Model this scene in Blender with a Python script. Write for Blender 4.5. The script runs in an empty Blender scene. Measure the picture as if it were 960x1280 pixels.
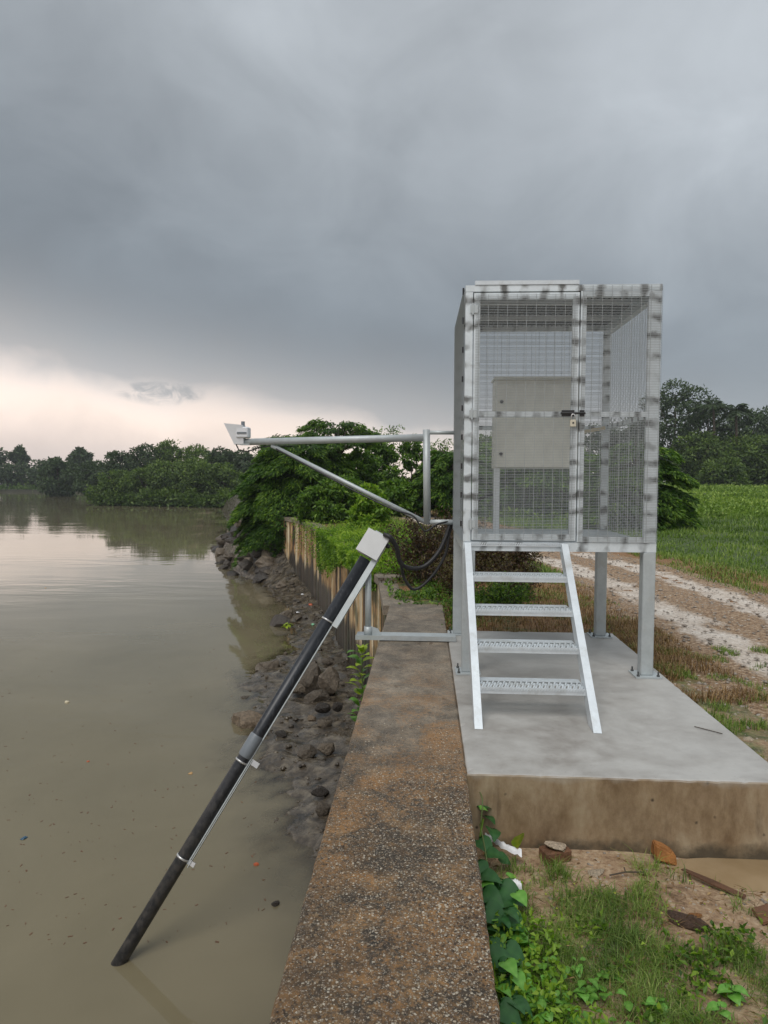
import bpy, math, random
import numpy as np
from mathutils import Vector, Matrix, noise
R = math.radians
random.seed(7); rng = np.random.default_rng(7)
scene = bpy.context.scene
col = scene.collection

# ------------------------------------------------------------------ camera
YAW, PIT, ROL, FPX, CAMH = R(3.411), R(2.719), R(0.303), 872.3, 1.6
cam_d = bpy.data.cameras.new("camera"); cam = bpy.data.objects.new("camera", cam_d); col.objects.link(cam)
cam.location = (0, 0, CAMH)
cam.matrix_world = (Matrix.Translation((0, 0, CAMH)) @ Matrix.Rotation(YAW, 4, 'Z') @ Matrix.Rotation(math.pi/2 - PIT, 4, 'X') @ Matrix.Rotation(ROL, 4, 'Z'))
cam_d.sensor_fit = 'VERTICAL'; cam_d.sensor_height = 24.0; cam_d.lens = 24.0*FPX/1280.0
cam_d.clip_start = 0.05; cam_d.clip_end = 5000
scene.camera = cam
scene.render.resolution_x = 768; scene.render.resolution_y = 1024

# ------------------------------------------------------------------ sky and sun
SUN_EL, SUN_AZ = R(56), R(200)      # azimuth clockwise from +Y: behind the camera, a little to the left
world = bpy.data.worlds.new("World"); scene.world = world; world.use_nodes = True
nt = world.node_tree; N = nt.nodes; L = nt.links; N.clear()
def wn(t, **k):
    n = N.new(t)
    for a, b in k.items(): setattr(n, a, b)
    return n
def wmath(op, a, b=None, c=None):
    n = N.new('ShaderNodeMath'); n.operation = op
    for i, v in enumerate((a, b, c)):
        if v is None: continue
        if isinstance(v, (int, float)): n.inputs[i].default_value = v
        else: L.new(v, n.inputs[i])
    return n.outputs[0]
tc = wn('ShaderNodeTexCoord'); sep = wn('ShaderNodeSeparateXYZ'); L.new(tc.outputs['Generated'], sep.inputs[0])
mp = wn('ShaderNodeMapping'); mp.inputs['Scale'].default_value = (1.0, 1.0, 1.5); mp.inputs['Rotation'].default_value = (0.0, R(6), 0.0); L.new(tc.outputs['Generated'], mp.inputs[0])
n1 = wn('ShaderNodeTexNoise'); n1.inputs['Scale'].default_value = 1.7; n1.inputs['Detail'].default_value = 7; n1.inputs['Roughness'].default_value = .5; n1.inputs['Distortion'].default_value = .35; L.new(mp.outputs[0], n1.inputs['Vector'])
n2 = wn('ShaderNodeTexNoise'); n2.inputs['Scale'].default_value = 5.5; n2.inputs['Detail'].default_value = 8; n2.inputs['Roughness'].default_value = .55; n2.inputs['Distortion'].default_value = .6; L.new(mp.outputs[0], n2.inputs['Vector'])
nz = wmath('SUBTRACT', n1.outputs['Fac'], .5); nz2 = wmath('SUBTRACT', n2.outputs['Fac'], .5)
# slanted lower edge of the cloud deck: higher towards the left (-X)
slant = wmath('MULTIPLY', wmath('MAXIMUM', wmath('MINIMUM', wmath('ADD', sep.outputs['X'], .45), .9), -.15), .17)
e = wmath('ADD', sep.outputs['Z'], slant)
e = wmath('ADD', e, wmath('MULTIPLY', nz, .14)); e = wmath('ADD', e, wmath('MULTIPLY', nz2, .075))
# the one small dark cloud hanging in the bright gap
g_ = wmath('SUBTRACT', 1.0, wmath('ADD', wmath('POWER', wmath('ABSOLUTE', wmath('MULTIPLY', wmath('ADD', sep.outputs['X'], .357), 21.)), 2.), wmath('POWER', wmath('ABSOLUTE', wmath('MULTIPLY', wmath('ADD', sep.outputs['Z'], -.1125), 75.)), 2.)))
n3 = wn('ShaderNodeTexNoise'); n3.inputs['Scale'].default_value = 26; n3.inputs['Detail'].default_value = 6; n3.inputs['Roughness'].default_value = .6; n3.inputs['Distortion'].default_value = 1.0; L.new(mp.outputs[0], n3.inputs['Vector'])
wisp = wmath('MAXIMUM', wmath('MULTIPLY', wmath('ADD', g_, .6), wmath('SUBTRACT', wmath('MULTIPLY', n3.outputs['Fac'], 3.2), 1.25)), 0.0)
e = wmath('ADD', e, wmath('MULTIPLY', wmath('MULTIPLY', wisp, wmath('GREATER_THAN', g_, -.6)), .034))
ramp = wn('ShaderNodeValToRGB'); cr = ramp.color_ramp; cr.interpolation = 'B_SPLINE'
SKY = [(0.00, (.66, .56, .52)), (.05, (.82, .69, .62)), (.095, (.98, .81, .70)), (.128, (.80, .70, .64)), (.160, (.34, .345, .352)), (.25, (.178, .200, .221)), (.34, (.185, .210, .233)), (.45, (.245, .270, .294)), (.60, (.305, .330, .354)), (1.0, (.48, .51, .54))]
while len(cr.elements) < len(SKY): cr.elements.new(.5)
for el, (p, c) in zip(cr.elements, SKY): el.position = p; el.color = (*c, 1)
L.new(e, ramp.inputs[0])
# the right-hand side of the deck is a little paler and bluer, and lumps of cloud vary its tone
right = wmath('MULTIPLY', wmath('MAXIMUM', wmath('ADD', sep.outputs['X'], -.05), 0.0), .75)
tone = wmath('ADD', wmath('ADD', wmath('MULTIPLY', nz, .9), wmath('MULTIPLY', nz2, .45)), wmath('ADD', right, 1.0))
vm = wn('ShaderNodeVectorMath', operation='SCALE'); L.new(ramp.outputs[0], vm.inputs[0]); L.new(wmath('MULTIPLY', tone, 10.0), vm.inputs['Scale'])
sky = wn('ShaderNodeTexSky', sky_type='NISHITA', sun_disc=False, sun_elevation=SUN_EL, sun_rotation=SUN_AZ)
mix = wn('ShaderNodeMixRGB'); mix.inputs[0].default_value = .96; L.new(sky.outputs[0], mix.inputs[1]); L.new(vm.outputs[0], mix.inputs[2])
bg = wn('ShaderNodeBackground'); bg.inputs['Strength'].default_value = .1; L.new(mix.outputs[0], bg.inputs[0])
wo = wn('ShaderNodeOutputWorld'); L.new(bg.outputs[0], wo.inputs[0])
sd = bpy.data.lights.new("sun", 'SUN'); sd.energy = 1.5; sd.angle = R(34); sd.color = (1, .965, .92)
sun = bpy.data.objects.new("sun", sd); col.objects.link(sun)
sdir = Vector((math.sin(SUN_AZ)*math.cos(SUN_EL), math.cos(SUN_AZ)*math.cos(SUN_EL), math.sin(SUN_EL)))
sun.rotation_euler = sdir.to_track_quat('Z', 'Y').to_euler()
vs = scene.view_settings; scene.display_settings.display_device = 'sRGB'
vs.view_transform = 'Standard'; vs.look = 'None'; vs.gamma = 1; vs.use_curve_mapping = False; vs.exposure = 0.34
scene.render.engine = 'CYCLES'
scene.cycles.use_denoising = True
scene.cycles.max_bounces = 8; scene.cycles.transparent_max_bounces = 12

# ------------------------------------------------------------------ helpers
def at(u, v, z=None, y=None):
    """a point of the place seen at pixel (u, v) of the 960x1280 photograph, at height z or at distance y"""
    X = (u-480)/FPX; U = (640-v)/FPX
    c, s = math.cos(ROL), math.sin(ROL); x, uu = X*c-U*s, X*s+U*c
    c, s = math.cos(PIT), math.sin(PIT); yy, zz = c+uu*s, -s+uu*c
    c, s = math.cos(YAW), math.sin(YAW); wx, wy = x*c-yy*s, x*s+yy*c
    t = (z-CAMH)/zz if z is not None else y/wy
    return Vector((wx*t, wy*t, CAMH+zz*t))
def sm(t): t = min(1., max(0., t)); return t*t*(3-2*t)
def tag(o, label=None, cat=None, group=None, kind=None):
    if label: o['label'] = label
    if cat: o['category'] = cat
    if group: o['group'] = group
    if kind: o['kind'] = kind
    return o
def empty(name, loc, rz=0):
    o = bpy.data.objects.new(name, None); o.empty_display_size = .2; col.objects.link(o); o.location = loc; o.rotation_euler = (0, 0, rz); return o
def link(name, me, parent=None, loc=None, rot=None, scale=None):
    o = bpy.data.objects.new(name, me); col.objects.link(o)
    if parent: o.parent = parent
    if loc is not None: o.location = loc
    if rot is not None: o.rotation_euler = rot
    if scale is not None: o.scale = scale
    return o
class MB:
    def __init__(s): s.v = []; s.f = []; s.run = {}
    def add(s, vs_, fs): b = len(s.v); s.v += [tuple(p) for p in vs_]; s.f += [tuple(i+b for i in f) for f in fs]
    def box(s, x0, x1, y0, y1, z0, z1, bev=0):
        b_ = len(s.v); s._box(x0, x1, y0, y1, z0, z1, bev); k = max(range(3), key=lambda i: (x1-x0, y1-y0, z1-z0)[i])
        for i in range(b_, len(s.v)): s.run[i] = s.v[i][k]+.37*k     # distance along the bar
        return s
    def _box(s, x0, x1, y0, y1, z0, z1, bev=0):
        if bev <= 0:
            s.add([(x0,y0,z0),(x1,y0,z0),(x1,y1,z0),(x0,y1,z0),(x0,y0,z1),(x1,y0,z1),(x1,y1,z1),(x0,y1,z1)],
                  [(0,3,2,1),(4,5,6,7),(0,1,5,4),(1,2,6,5),(2,3,7,6),(3,0,4,7)]); return s
        b = bev; vs_ = []
        for z, k in ((z0, b), (z0+b, 0), (z1-b, 0), (z1, b)):
            vs_ += [(x0+b+k,y0+k,z),(x1-b-k,y0+k,z),(x1-k,y0+b+k,z),(x1-k,y1-b-k,z),(x1-b-k,y1-k,z),(x0+b+k,y1-k,z),(x0+k,y1-b-k,z),(x0+k,y0+b+k,z)]
        fs = [tuple(range(7,-1,-1)), tuple(range(24,32))]
        for r in range(3):
            for i in range(8): j = (i+1) % 8; fs.append((r*8+i, r*8+j, r*8+8+j, r*8+8+i))
        s.add(vs_, fs); return s
    def obox(s, a, b, w, h, up=(0,0,1)):
        """bar from a to b, w wide sideways, h along up"""
        a, b = Vector(a), Vector(b); d = (b-a).normalized(); side = d.cross(Vector(up)).normalized(); u = side.cross(d).normalized()
        vs_ = [p+side*(sx*w/2)+u*(su*h/2) for p in (a, b) for sx, su in ((-1,-1),(1,-1),(1,1),(-1,1))]
        s.add(vs_, [(0,1,2,3),(7,6,5,4),(0,4,5,1),(1,5,6,2),(2,6,7,3),(3,7,4,0)]); return s
    def tube(s, pts, r, n=10, cap=True):
        pts = [Vector(p) for p in pts]; rs = r if isinstance(r, (list, tuple)) else [r]*len(pts)
        vs_ = []; prev = None
        for i, p in enumerate(pts):
            d = (pts[min(i+1, len(pts)-1)]-pts[max(i-1, 0)]).normalized()
            if prev is None: ref = Vector((0,0,1)) if abs(d.z) < .9 else Vector((1,0,0)); a = d.cross(ref).normalized()
            else: a = (prev-d*prev.dot(d)).normalized()
            prev = a; b = d.cross(a)
            vs_ += [p+(a*math.cos(2*math.pi*k/n)+b*math.sin(2*math.pi*k/n))*rs[i] for k in range(n)]
        fs = [(i*n+k, i*n+(k+1) % n, (i+1)*n+(k+1) % n, (i+1)*n+k) for i in range(len(pts)-1) for k in range(n)]
        if cap: fs += [tuple(range(n-1, -1, -1)), tuple(range((len(pts)-1)*n, len(pts)*n))]
        s.add(vs_, fs); return s
    def mesh(s, name, mat, smooth=False):
        me = bpy.data.meshes.new(name); me.from_pydata(s.v, [], s.f); me.materials.append(mat)
        if mat is M_GALVW:
            a = me.attributes.new('run', 'FLOAT', 'POINT'); a.data.foreach_set('value', [s.run.get(i, 0.) for i in range(len(s.v))])
        if smooth: me.shade_smooth()
        me.update(); return me
    def build(s, name, mat, parent=None, smooth=False, loc=None):
        if loc is not None: s.v = [(p[0]-loc[0], p[1]-loc[1], p[2]-loc[2]) for p in s.v]
        return link(name, s.mesh(name, mat, smooth), parent, loc)
def npmesh(name, V, F, mat, tint=None, attrs=None, smooth=False):
    """V (n,3), F (m,k) all faces with k corners"""
    me = bpy.data.meshes.new(name); n, m, k = len(V), len(F), F.shape[1]
    me.vertices.add(n); me.vertices.foreach_set('co', np.asarray(V, np.float32).ravel())
    me.loops.add(m*k); me.loops.foreach_set('vertex_index', np.asarray(F, np.int32).ravel())
    me.polygons.add(m); me.polygons.foreach_set('loop_start', np.arange(0, m*k, k, dtype=np.int32)); me.polygons.foreach_set('loop_total', np.full(m, k, np.int32))
    at_ = dict(attrs or {})
    if tint is not None: at_['tint'] = tint
    for nm, arr in at_.items():
        a = me.attributes.new(nm, 'FLOAT', 'POINT'); a.data.foreach_set('value', np.asarray(arr, np.float32))
    me.materials.append(mat); me.update(calc_edges=True)
    if smooth: me.shade_smooth()
    return me
def unit(a): return a/np.maximum(np.linalg.norm(a, axis=-1, keepdims=True), 1e-9)
def leaves(name, P, D, length, width, mat, tint=None, fold=.25, U=None):
    """a leaf per row of P growing along D: a kite of two triangles folded a little on its midrib"""
    n = len(P); D = unit(D); U = unit(rng.normal(size=(n, 3))+np.array([0, 0, 1.2])) if U is None else unit(U)
    S = unit(np.cross(D, U)); U = np.cross(S, D)
    ln = (np.ones(n)*length)[:, None]; wd = (np.ones(n)*width)[:, None]
    V = np.stack([P, P+D*ln*.45+S*wd/2+U*wd*fold, P+D*ln-U*wd*.3, P+D*ln*.45-S*wd/2+U*wd*fold], 1).reshape(-1, 3)
    b = np.arange(n)[:, None]*4; F = np.concatenate([b+np.array([0, 1, 2]), b+np.array([0, 2, 3])])
    t = rng.random(n) if tint is None else tint
    return npmesh(name, V, F, mat, tint=np.repeat(t, 4))
def blades(name, P, h, w, mat, lean=.5, tint=None):
    """grass: each blade a bent ribbon of three triangles"""
    n = len(P); az = rng.random(n)*2*np.pi; H = (h*(.5+rng.random(n)))[:, None] if np.ndim(h) == 0 else (h*(.5+rng.random(n)))[:, None]
    o = np.stack([np.cos(az), np.sin(az), np.zeros(n)], 1); s = np.stack([-o[:, 1], o[:, 0], np.zeros(n)], 1)
    ln = (lean*rng.random(n))[:, None]; up = np.array([0, 0, 1.])
    w = (np.ones(n)*w)[:, None]
    M = P+up*H*.55+o*H*ln*.35; T = P+up*H*(1-.35*ln)+o*H*ln*1.1
    V = np.stack([P-s*w/2, P+s*w/2, M+s*w*.38, M-s*w*.38, T], 1).reshape(-1, 3)
    b = np.arange(n)[:, None]*5; F = np.concatenate([b+np.array(q) for q in ([0, 1, 2], [0, 2, 3], [3, 2, 4])])
    t = rng.random(n) if tint is None else tint
    return npmesh(name, V, F, mat, tint=np.repeat(t, 5))

# ------------------------------------------------------------------ materials
class Mat:
    def __init__(s, name, rough=.6, metal=0., spec=.5):
        s.m = bpy.data.materials.new(name); s.m.use_nodes = True; s.t = s.m.node_tree; s.N = s.t.nodes; s.L = s.t.links
        s.b = s.N['Principled BSDF']; s.b.inputs['Roughness'].default_value = rough; s.b.inputs['Metallic'].default_value = metal; s.b.inputs['Specular IOR Level'].default_value = spec
        s.tc = s.N.new('ShaderNodeTexCoord'); s.co = s.tc.outputs['Object']
    def link(s, a, b): s.L.new(a, b)
    def val(s, inp, v):
        if isinstance(v, (int, float)): inp.default_value = v
        elif isinstance(v, (tuple, list)): inp.default_value = (*v, 1) if len(v) == 3 and len(inp.default_value) == 4 else v
        else: s.L.new(v, inp)
    def noise(s, scale, detail=6, rough=.55, dist=0, co=None, stretch=None):
        n = s.N.new('ShaderNodeTexNoise'); n.inputs['Scale'].default_value = scale; n.inputs['Detail'].default_value = detail; n.inputs['Roughness'].default_value = rough; n.inputs['Distortion'].default_value = dist
        c = co or s.co
        if stretch: m = s.N.new('ShaderNodeMapping'); m.inputs['Scale'].default_value = stretch; s.L.new(c, m.inputs[0]); c = m.outputs[0]
        s.L.new(c, n.inputs['Vector']); return n.outputs['Fac']
    def voro(s, scale, feature='F1', out='Distance', co=None, rnd=1., stretch=None):
        n = s.N.new('ShaderNodeTexVoronoi'); n.feature = feature; n.inputs['Scale'].default_value = scale; n.inputs['Randomness'].default_value = rnd
        c = co or s.co
        if stretch: m = s.N.new('ShaderNodeMapping'); m.inputs['Scale'].default_value = stretch; s.L.new(c, m.inputs[0]); c = m.outputs[0]
        s.L.new(c, n.inputs['Vector']); return n.outputs[out]
    def ramp(s, fac, stops, interp='LINEAR'):
        n = s.N.new('ShaderNodeValToRGB'); n.color_ramp.interpolation = interp; el = n.color_ramp.elements
        while len(el) < len(stops): el.new(.5)
        for e_, (p, c) in zip(el, stops): e_.position = p; e_.color = (c, c, c, 1) if isinstance(c, (int, float)) else (*c, 1)
        s.val(n.inputs[0], fac); return n.outputs[0]
    def mix(s, fac, a, b, mode='MIX'):
        n = s.N.new('ShaderNodeMixRGB'); n.blend_type = mode; s.val(n.inputs[0], fac); s.val(n.inputs[1], a); s.val(n.inputs[2], b); return n.outputs[0]
    def math(s, op, a, b=0., c=None):
        n = s.N.new('ShaderNodeMath'); n.operation = op; s.val(n.inputs[0], a); s.val(n.inputs[1], b)
        if c is not None: s.val(n.inputs[2], c)
        return n.outputs[0]
    def attr(s, name): n = s.N.new('ShaderNodeAttribute'); n.attribute_name = name; return n.outputs['Fac']
    def xyz(s, co=None): n = s.N.new('ShaderNodeSeparateXYZ'); s.L.new(co or s.co, n.inputs[0]); return n.outputs
    def color(s, c): s.val(s.b.inputs['Base Color'], c); return s
    def rough(s, c): s.val(s.b.inputs['Roughness'], c); return s
    def bump(s, h, strength=.5, dist=.01):
        n = s.N.new('ShaderNodeBump'); n.inputs['Strength'].default_value = strength; n.inputs['Distance'].default_value = dist; s.val(n.inputs['Height'], h); s.L.new(n.outputs[0], s.b.inputs['Normal']); return s
    def rnd(s): n = s.N.new('ShaderNodeObjectInfo'); return n.outputs['Random']

def galv(name, base=(.56, .60, .62), smudge=0., metal=.32, rough=.5):
    m = Mat(name, rough, metal)
    sp = m.voro(55, out='Color'); n = m.noise(9, 5)
    c = m.mix(.5, m.ramp(n, [(.3, tuple(x*.8 for x in base)), (.7, tuple(min(1, x*1.12) for x in base))]), base)
    c = m.mix(m.math('MULTIPLY', m.ramp(sp, [(.3, 0.), (.8, 1.)]), .14), c, tuple(x*.72 for x in base))
    if smudge:
        q = m.math('MULTIPLY', m.attr('run'), 6.3)
        fr_ = m.math('ABSOLUTE', m.math('SUBTRACT', m.math('FRACT', m.math('ADD', q, m.math('MULTIPLY', m.noise(1.3, 0), 1.4))), .5))
        d = m.math('ADD', fr_, m.math('ADD', m.math('MULTIPLY', m.noise(22, 3, .6), .34), m.math('MULTIPLY', m.noise(8, 1), .5)))
        k = m.math('MULTIPLY', m.ramp(d, [(.48, smudge), (.68, 0.)]), m.ramp(m.noise(6, 2, .5), [(.40, .1), (.56, 1.)]))
        c = m.mix(k, c, (.12, .12, .115))
        m.rough(m.math('ADD', m.math('MULTIPLY', k, .35), rough))
    m.color(c); m.bump(m.noise(60, 3), .06, .002); return m.m
M_GALV = galv('galvanised_steel', (.47, .51, .52))
M_GALVW = galv('galvanised_steel_weld_marked', (.68, .74, .77), smudge=.9)
M_WIRE = galv('galvanised_wire', (.40, .43, .44), metal=.3, rough=.5)
M_STAIR = galv('new_galvanised_steel', (.66, .71, .74), metal=.3, rough=.4)
def dirty(mt):
    t = mt.node_tree; b = t.nodes['Principled BSDF']; src = b.inputs['Base Color'].links[0].from_socket
    co = [n for n in t.nodes if n.type == 'TEX_COORD'][0].outputs['Object']
    n = t.nodes.new('ShaderNodeTexNoise'); n.inputs['Scale'].default_value = 5; n.inputs['Detail'].default_value = 8; n.inputs['Roughness'].default_value = .7; t.links.new(co, n.inputs['Vector'])
    r_ = t.nodes.new('ShaderNodeValToRGB'); r_.color_ramp.elements[0].position = .52; r_.color_ramp.elements[0].color = (0, 0, 0, 1); r_.color_ramp.elements[1].position = .70; r_.color_ramp.elements[1].color = (.6, .6, .6, 1); t.links.new(n.outputs['Fac'], r_.inputs[0])
    x = t.nodes.new('ShaderNodeMixRGB'); t.links.new(r_.outputs[0], x.inputs[0]); t.links.new(src, x.inputs[1]); x.inputs[2].default_value = (.40, .40, .37, 1); t.links.new(x.outputs[0], b.inputs['Base Color'])
dirty(M_STAIR); dirty(M_GALV)
M_DULL = galv('dull_galvanised_sheet', (.085, .09, .09), metal=.2, rough=.7)
def plain(name, c, rough=.5, metal=0, var=.12, sc=8, bump=0., bs=40):
    m = Mat(name, rough, metal); n = m.noise(sc, 5)
    m.color(m.ramp(n, [(.25, tuple(x*(1-var) for x in c)), (.75, tuple(min(1, x*(1+var)) for x in c))]))
    if bump: m.bump(m.noise(bs, 5), bump, .005)
    return m.m
M_CAB = plain('beige_painted_steel', (.60, .61, .55), .45)
def pipe_mat():
    m = Mat('black_plastic_pipe', .42); X, Y, Z = m.xyz(); n = m.noise(16, 8, .75); st = m.noise(5, 5, .6)
    c = m.ramp(n, [(.35, (.014, .016, .020)), (.6, (.026, .029, .035))])
    silt = m.math('MULTIPLY', m.ramp(m.math('ADD', m.math('MULTIPLY', Z, -.42), m.math('MULTIPLY', st, .5)), [(.66, 0.), (1., .42)]), m.ramp(n, [(.42, 0.), (.62, 1.)]))   # dried silt on the part that floods
    c = m.mix(silt, c, (.14, .12, .095)); scr = m.ramp(m.noise(60, 3, .5, stretch=(1, 1, .12)), [(.62, 0.), (.7, .35)]); c = m.mix(scr, c, (.12, .12, .13))
    m.color(c); m.rough(m.ramp(silt, [(0., .38), (.6, .8)])); return m.m
M_BLACK = pipe_mat()
M_CABLE = plain('black_corrugated_conduit', (.014, .014, .016), .5)
M_GREYP = plain('grey_pvc', (.16, .18, .2), .45)
M_BOX = plain('pale_grey_plastic', (.56, .57, .57), .4, var=.05)
M_WHITEP = plain('white_plastic', (.72, .73, .75), .35, var=.04)
M_DARK = plain('dark_glass_and_rubber', (.02, .02, .022), .3)
M_STRAP = plain('steel_strap', (.6, .6, .6), .35, .6)
M_BRASS = plain('padlock_brass_and_steel', (.62, .58, .46), .35, .5)
M_CREAM = plain('cream_plastic_trunking', (.62, .53, .36), .5)

def concrete_wall():
    m = Mat('exposed_aggregate_concrete', .75)
    X, Y, Z = m.xyz()
    big = m.noise(1.3, 5, .6, .5); soot = m.ramp(m.math('ADD', m.noise(2.4, 7, .7, .4), m.math('MULTIPLY', X, -.10)), [(.49, 0.), (.64, .75)]); mid = m.noise(5, 6, .65)
    near = m.ramp(m.math('ADD', m.math('MULTIPLY', Y, -.2), m.math('ADD', m.math('MULTIPLY', big, .55), 1.0)), [(.26, 0.), (.62, 1.)])   # exposed where the skin has worn off
    gr = m.noise(38, 6, .75)
    mm = m.math('ADD', m.math('MULTIPLY', mid, .55), m.math('MULTIPLY', gr, .45))
    matrix = m.ramp(mm, [(.38, (.014, .011, .007)), (.47, (.052, .036, .020)), (.54, (.16, .092, .038)), (.63, (.34, .20, .085))])
    skin = m.ramp(m.math('ADD', m.math('MULTIPLY', mid, .5), m.math('MULTIPLY', m.noise(2.2, 7, .7, stretch=(1, .6, 1)), .5)), [(.38, (.095, .080, .060)), (.5, (.215, .18, .135)), (.62, (.36, .30, .225))])
    skin = m.mix(m.ramp(gr, [(.38, .5), (.55, 0.)]), skin, (.06, .05, .04))
    c = m.mix(near, skin, matrix)
    rust = m.ramp(m.math('ADD', m.noise(1.9, 6, .65, .8), m.math('MULTIPLY', m.math('SUBTRACT', gr, .5), .8)), [(.46, 0.), (.64, .8)])
    c = m.mix(m.math('MULTIPLY', rust, m.ramp(m.math('ADD', m.math('MULTIPLY', m.math('ABSOLUTE', m.math('SUBTRACT', Y, 3.6)), -.35), 1.15), [(.2, .15), (.9, 1.)])), c, (.29, .145, .045))
    c = m.mix(m.math('MULTIPLY', soot, near), c, (.026, .020, .012))
    # the stones
    wn_ = m.N.new('ShaderNodeTexNoise'); wn_.inputs['Scale'].default_value = 55; wn_.inputs['Detail'].default_value = 3; m.L.new(m.co, wn_.inputs['Vector'])
    wv = m.N.new('ShaderNodeVectorMath'); wv.operation = 'MULTIPLY_ADD'; wv.inputs[1].default_value = (.016, .016, .016); m.L.new(wn_.outputs['Color'], wv.inputs[0]); m.L.new(m.co, wv.inputs[2]); wc = wv.outputs[0]
    d = m.voro(92, rnd=1.0, co=wc); cc = m.voro(92, out='Color', rnd=1.0, co=wc)
    r, g, b = m.xyz(cc)
    stone = m.ramp(m.math('ADD', d, m.math('MULTIPLY', m.noise(150, 2), .12)), [(.42, 1.), (.54, 0.)])
    shade = m.ramp(r, [(.0, (.09, .06, .04)), (.3, (.17, .125, .085)), (.55, (.27, .21, .14)), (.82, (.38, .32, .23)), (1., (.60, .55, .45))])
    edge = m.ramp(m.math('ADD', m.math('MULTIPLY', X, .9), m.math('MULTIPLY', m.noise(2.5, 4), .8)), [(.0, .55), (.5, 1.)])
    keep = m.math('MULTIPLY', m.ramp(m.math('ADD', g, m.math('MULTIPLY', m.noise(3.5, 5), .5)), [(.42, 0.), (.56, 1.)]), edge)
    k = m.math('MULTIPLY', m.math('MULTIPLY', stone, near), keep)
    c = m.mix(k, c, shade)
    d2 = m.voro(190, co=wc); r2, g2, b2 = m.xyz(m.voro(190, out='Color', co=wc))
    k2 = m.math('MULTIPLY', m.ramp(d2, [(.3, .8), (.45, 0.)]), m.ramp(g2, [(.35, 0.), (.5, 1.)]))
    c = m.mix(k2, c, m.ramp(r2, [(.2, (.05, .04, .03)), (.6, (.26, .21, .16)), (1., (.45, .42, .36))]))
    # dark dried puddle marks
    pud = m.ramp(m.noise(4.2, 3, .5, .3, stretch=(1.4, .55, 1)), [(.66, 0.), (.71, .65)])
    c = m.mix(pud, c, (.07, .04, .018))
    m.color(c); m.rough(m.ramp(mid, [(.3, .55), (.7, .85)]))
    h = m.math('ADD', m.math('MULTIPLY', k, .8), m.math('ADD', m.math('MULTIPLY', m.noise(45, 6, .7), 1.0), m.math('MULTIPLY', k2, .2)))
    m.bump(h, .8, .008); return m.m
M_WALL = concrete_wall()
def slab_mat():
    m = Mat('smooth_cast_concrete', .5)
    X, Y, Z = m.xyz(); Z = m.math('SUBTRACT', Z, .41)      # the plinth's origin lies at its foot
    a = m.noise(1.6, 7, .6, .6); b = m.noise(6, 8, .65)
    c = m.ramp(m.math('ADD', m.math('MULTIPLY', a, .6), m.math('MULTIPLY', b, .4)), [(.36, (.26, .24, .215)), (.48, (.35, .335, .31)), (.60, (.42, .41, .385))])
    sp = m.ramp(m.voro(22), [(.05, .5), (.09, 0.)]); c = m.mix(sp, c, (.12, .09, .06))
    # cast side face: brown earth-splashed, streaked down the face
    side = m.ramp(Z, [(-.03 + .5 - .5, 1.), (.0, 1.)])
    geo = m.N.new('ShaderNodeNewGeometry'); nx, ny, nz_ = m.xyz(geo.outputs['Normal'])
    flat = m.ramp(nz_, [(.4, 0.), (.7, 1.)])
    br = m.ramp(m.noise(5, 8, .7, .1, stretch=(1, 1, .5)), [(.34, (.17, .11, .06)), (.5, (.28, .20, .12)), (.66, (.38, .30, .20))])
    drip = m.ramp(m.noise(7, 4, .6, .2, stretch=(1, 1, .25)), [(.58, 0.), (.72, .7)]); br = m.mix(drip, br, (.085, .055, .035))
    low = m.ramp(m.math('ADD', m.math('MULTIPLY', Z, -1.6), m.math('MULTIPLY', b, .5)), [(.80, 0.), (.93, .85)]); br = m.mix(low, br, (.055, .045, .03))
    spots = m.ramp(m.math('ADD', m.voro(9), m.math('MULTIPLY', m.noise(30, 4), .12)), [(.10, .9), (.17, 0.)]); br = m.mix(spots, br, (.05, .035, .025))
    br = m.mix(m.ramp(m.math('ADD', m.math('MULTIPLY', Z, 6.), m.math('MULTIPLY', b, .9)), [(.22, 0.), (.5, .7)]), br, (.36, .32, .265))
    m.color(m.mix(flat, br, c)); m.rough(m.ramp(b, [(.3, .35), (.7, .7)]))
    m.bump(m.math('ADD', m.noise(24, 7, .6), m.math('MULTIPLY', m.noise(3, 4), 1.5)), .25, .006); return m.m
M_SLAB = slab_mat()
def pile_mat():
    m = Mat('rust_stained_concrete_pile', .7)
    X, Y, Z = m.xyz(); r = m.rnd()
    st = m.noise(9, 5, .6, 0, stretch=(1, 1, .07)); st2 = m.noise(2.5, 6, .6)
    v = m.math('ADD', m.math('ADD', m.math('MULTIPLY', st, .75), m.math('MULTIPLY', st2, .3)), m.math('MULTIPLY', m.math('SUBTRACT', r, .5), .22))
    c = m.ramp(v, [(.40, (.03, .024, .018)), (.46, (.16, .09, .04)), (.53, (.40, .24, .10)), (.60, (.52, .38, .21)), (.70, (.62, .54, .38))])
    wet = m.ramp(m.math('ADD', m.math('ADD', Z, 1.0), m.math('ADD', m.math('MULTIPLY', st, .9), m.math('MULTIPLY', r, .45))), [(.12, 1.), (.36, 0.)])      # tide mark: black algae
    c = m.mix(m.math('MULTIPLY', wet, .93), c, (.018, .018, .016))
    moss = m.ramp(m.math('ADD', m.noise(1.4, 6, .6), m.math('MULTIPLY', Y, -.008)), [(.40, 0.), (.52, .75)]); c = m.mix(moss, c, (.045, .055, .018))
    m.color(c).rough(m.ramp(wet, [(0., .8), (1., .4)])); m.bump(m.noise(14, 7, .7, stretch=(1, 1, .4)), .5, .02); return m.m
M_PILE = pile_mat()
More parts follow.
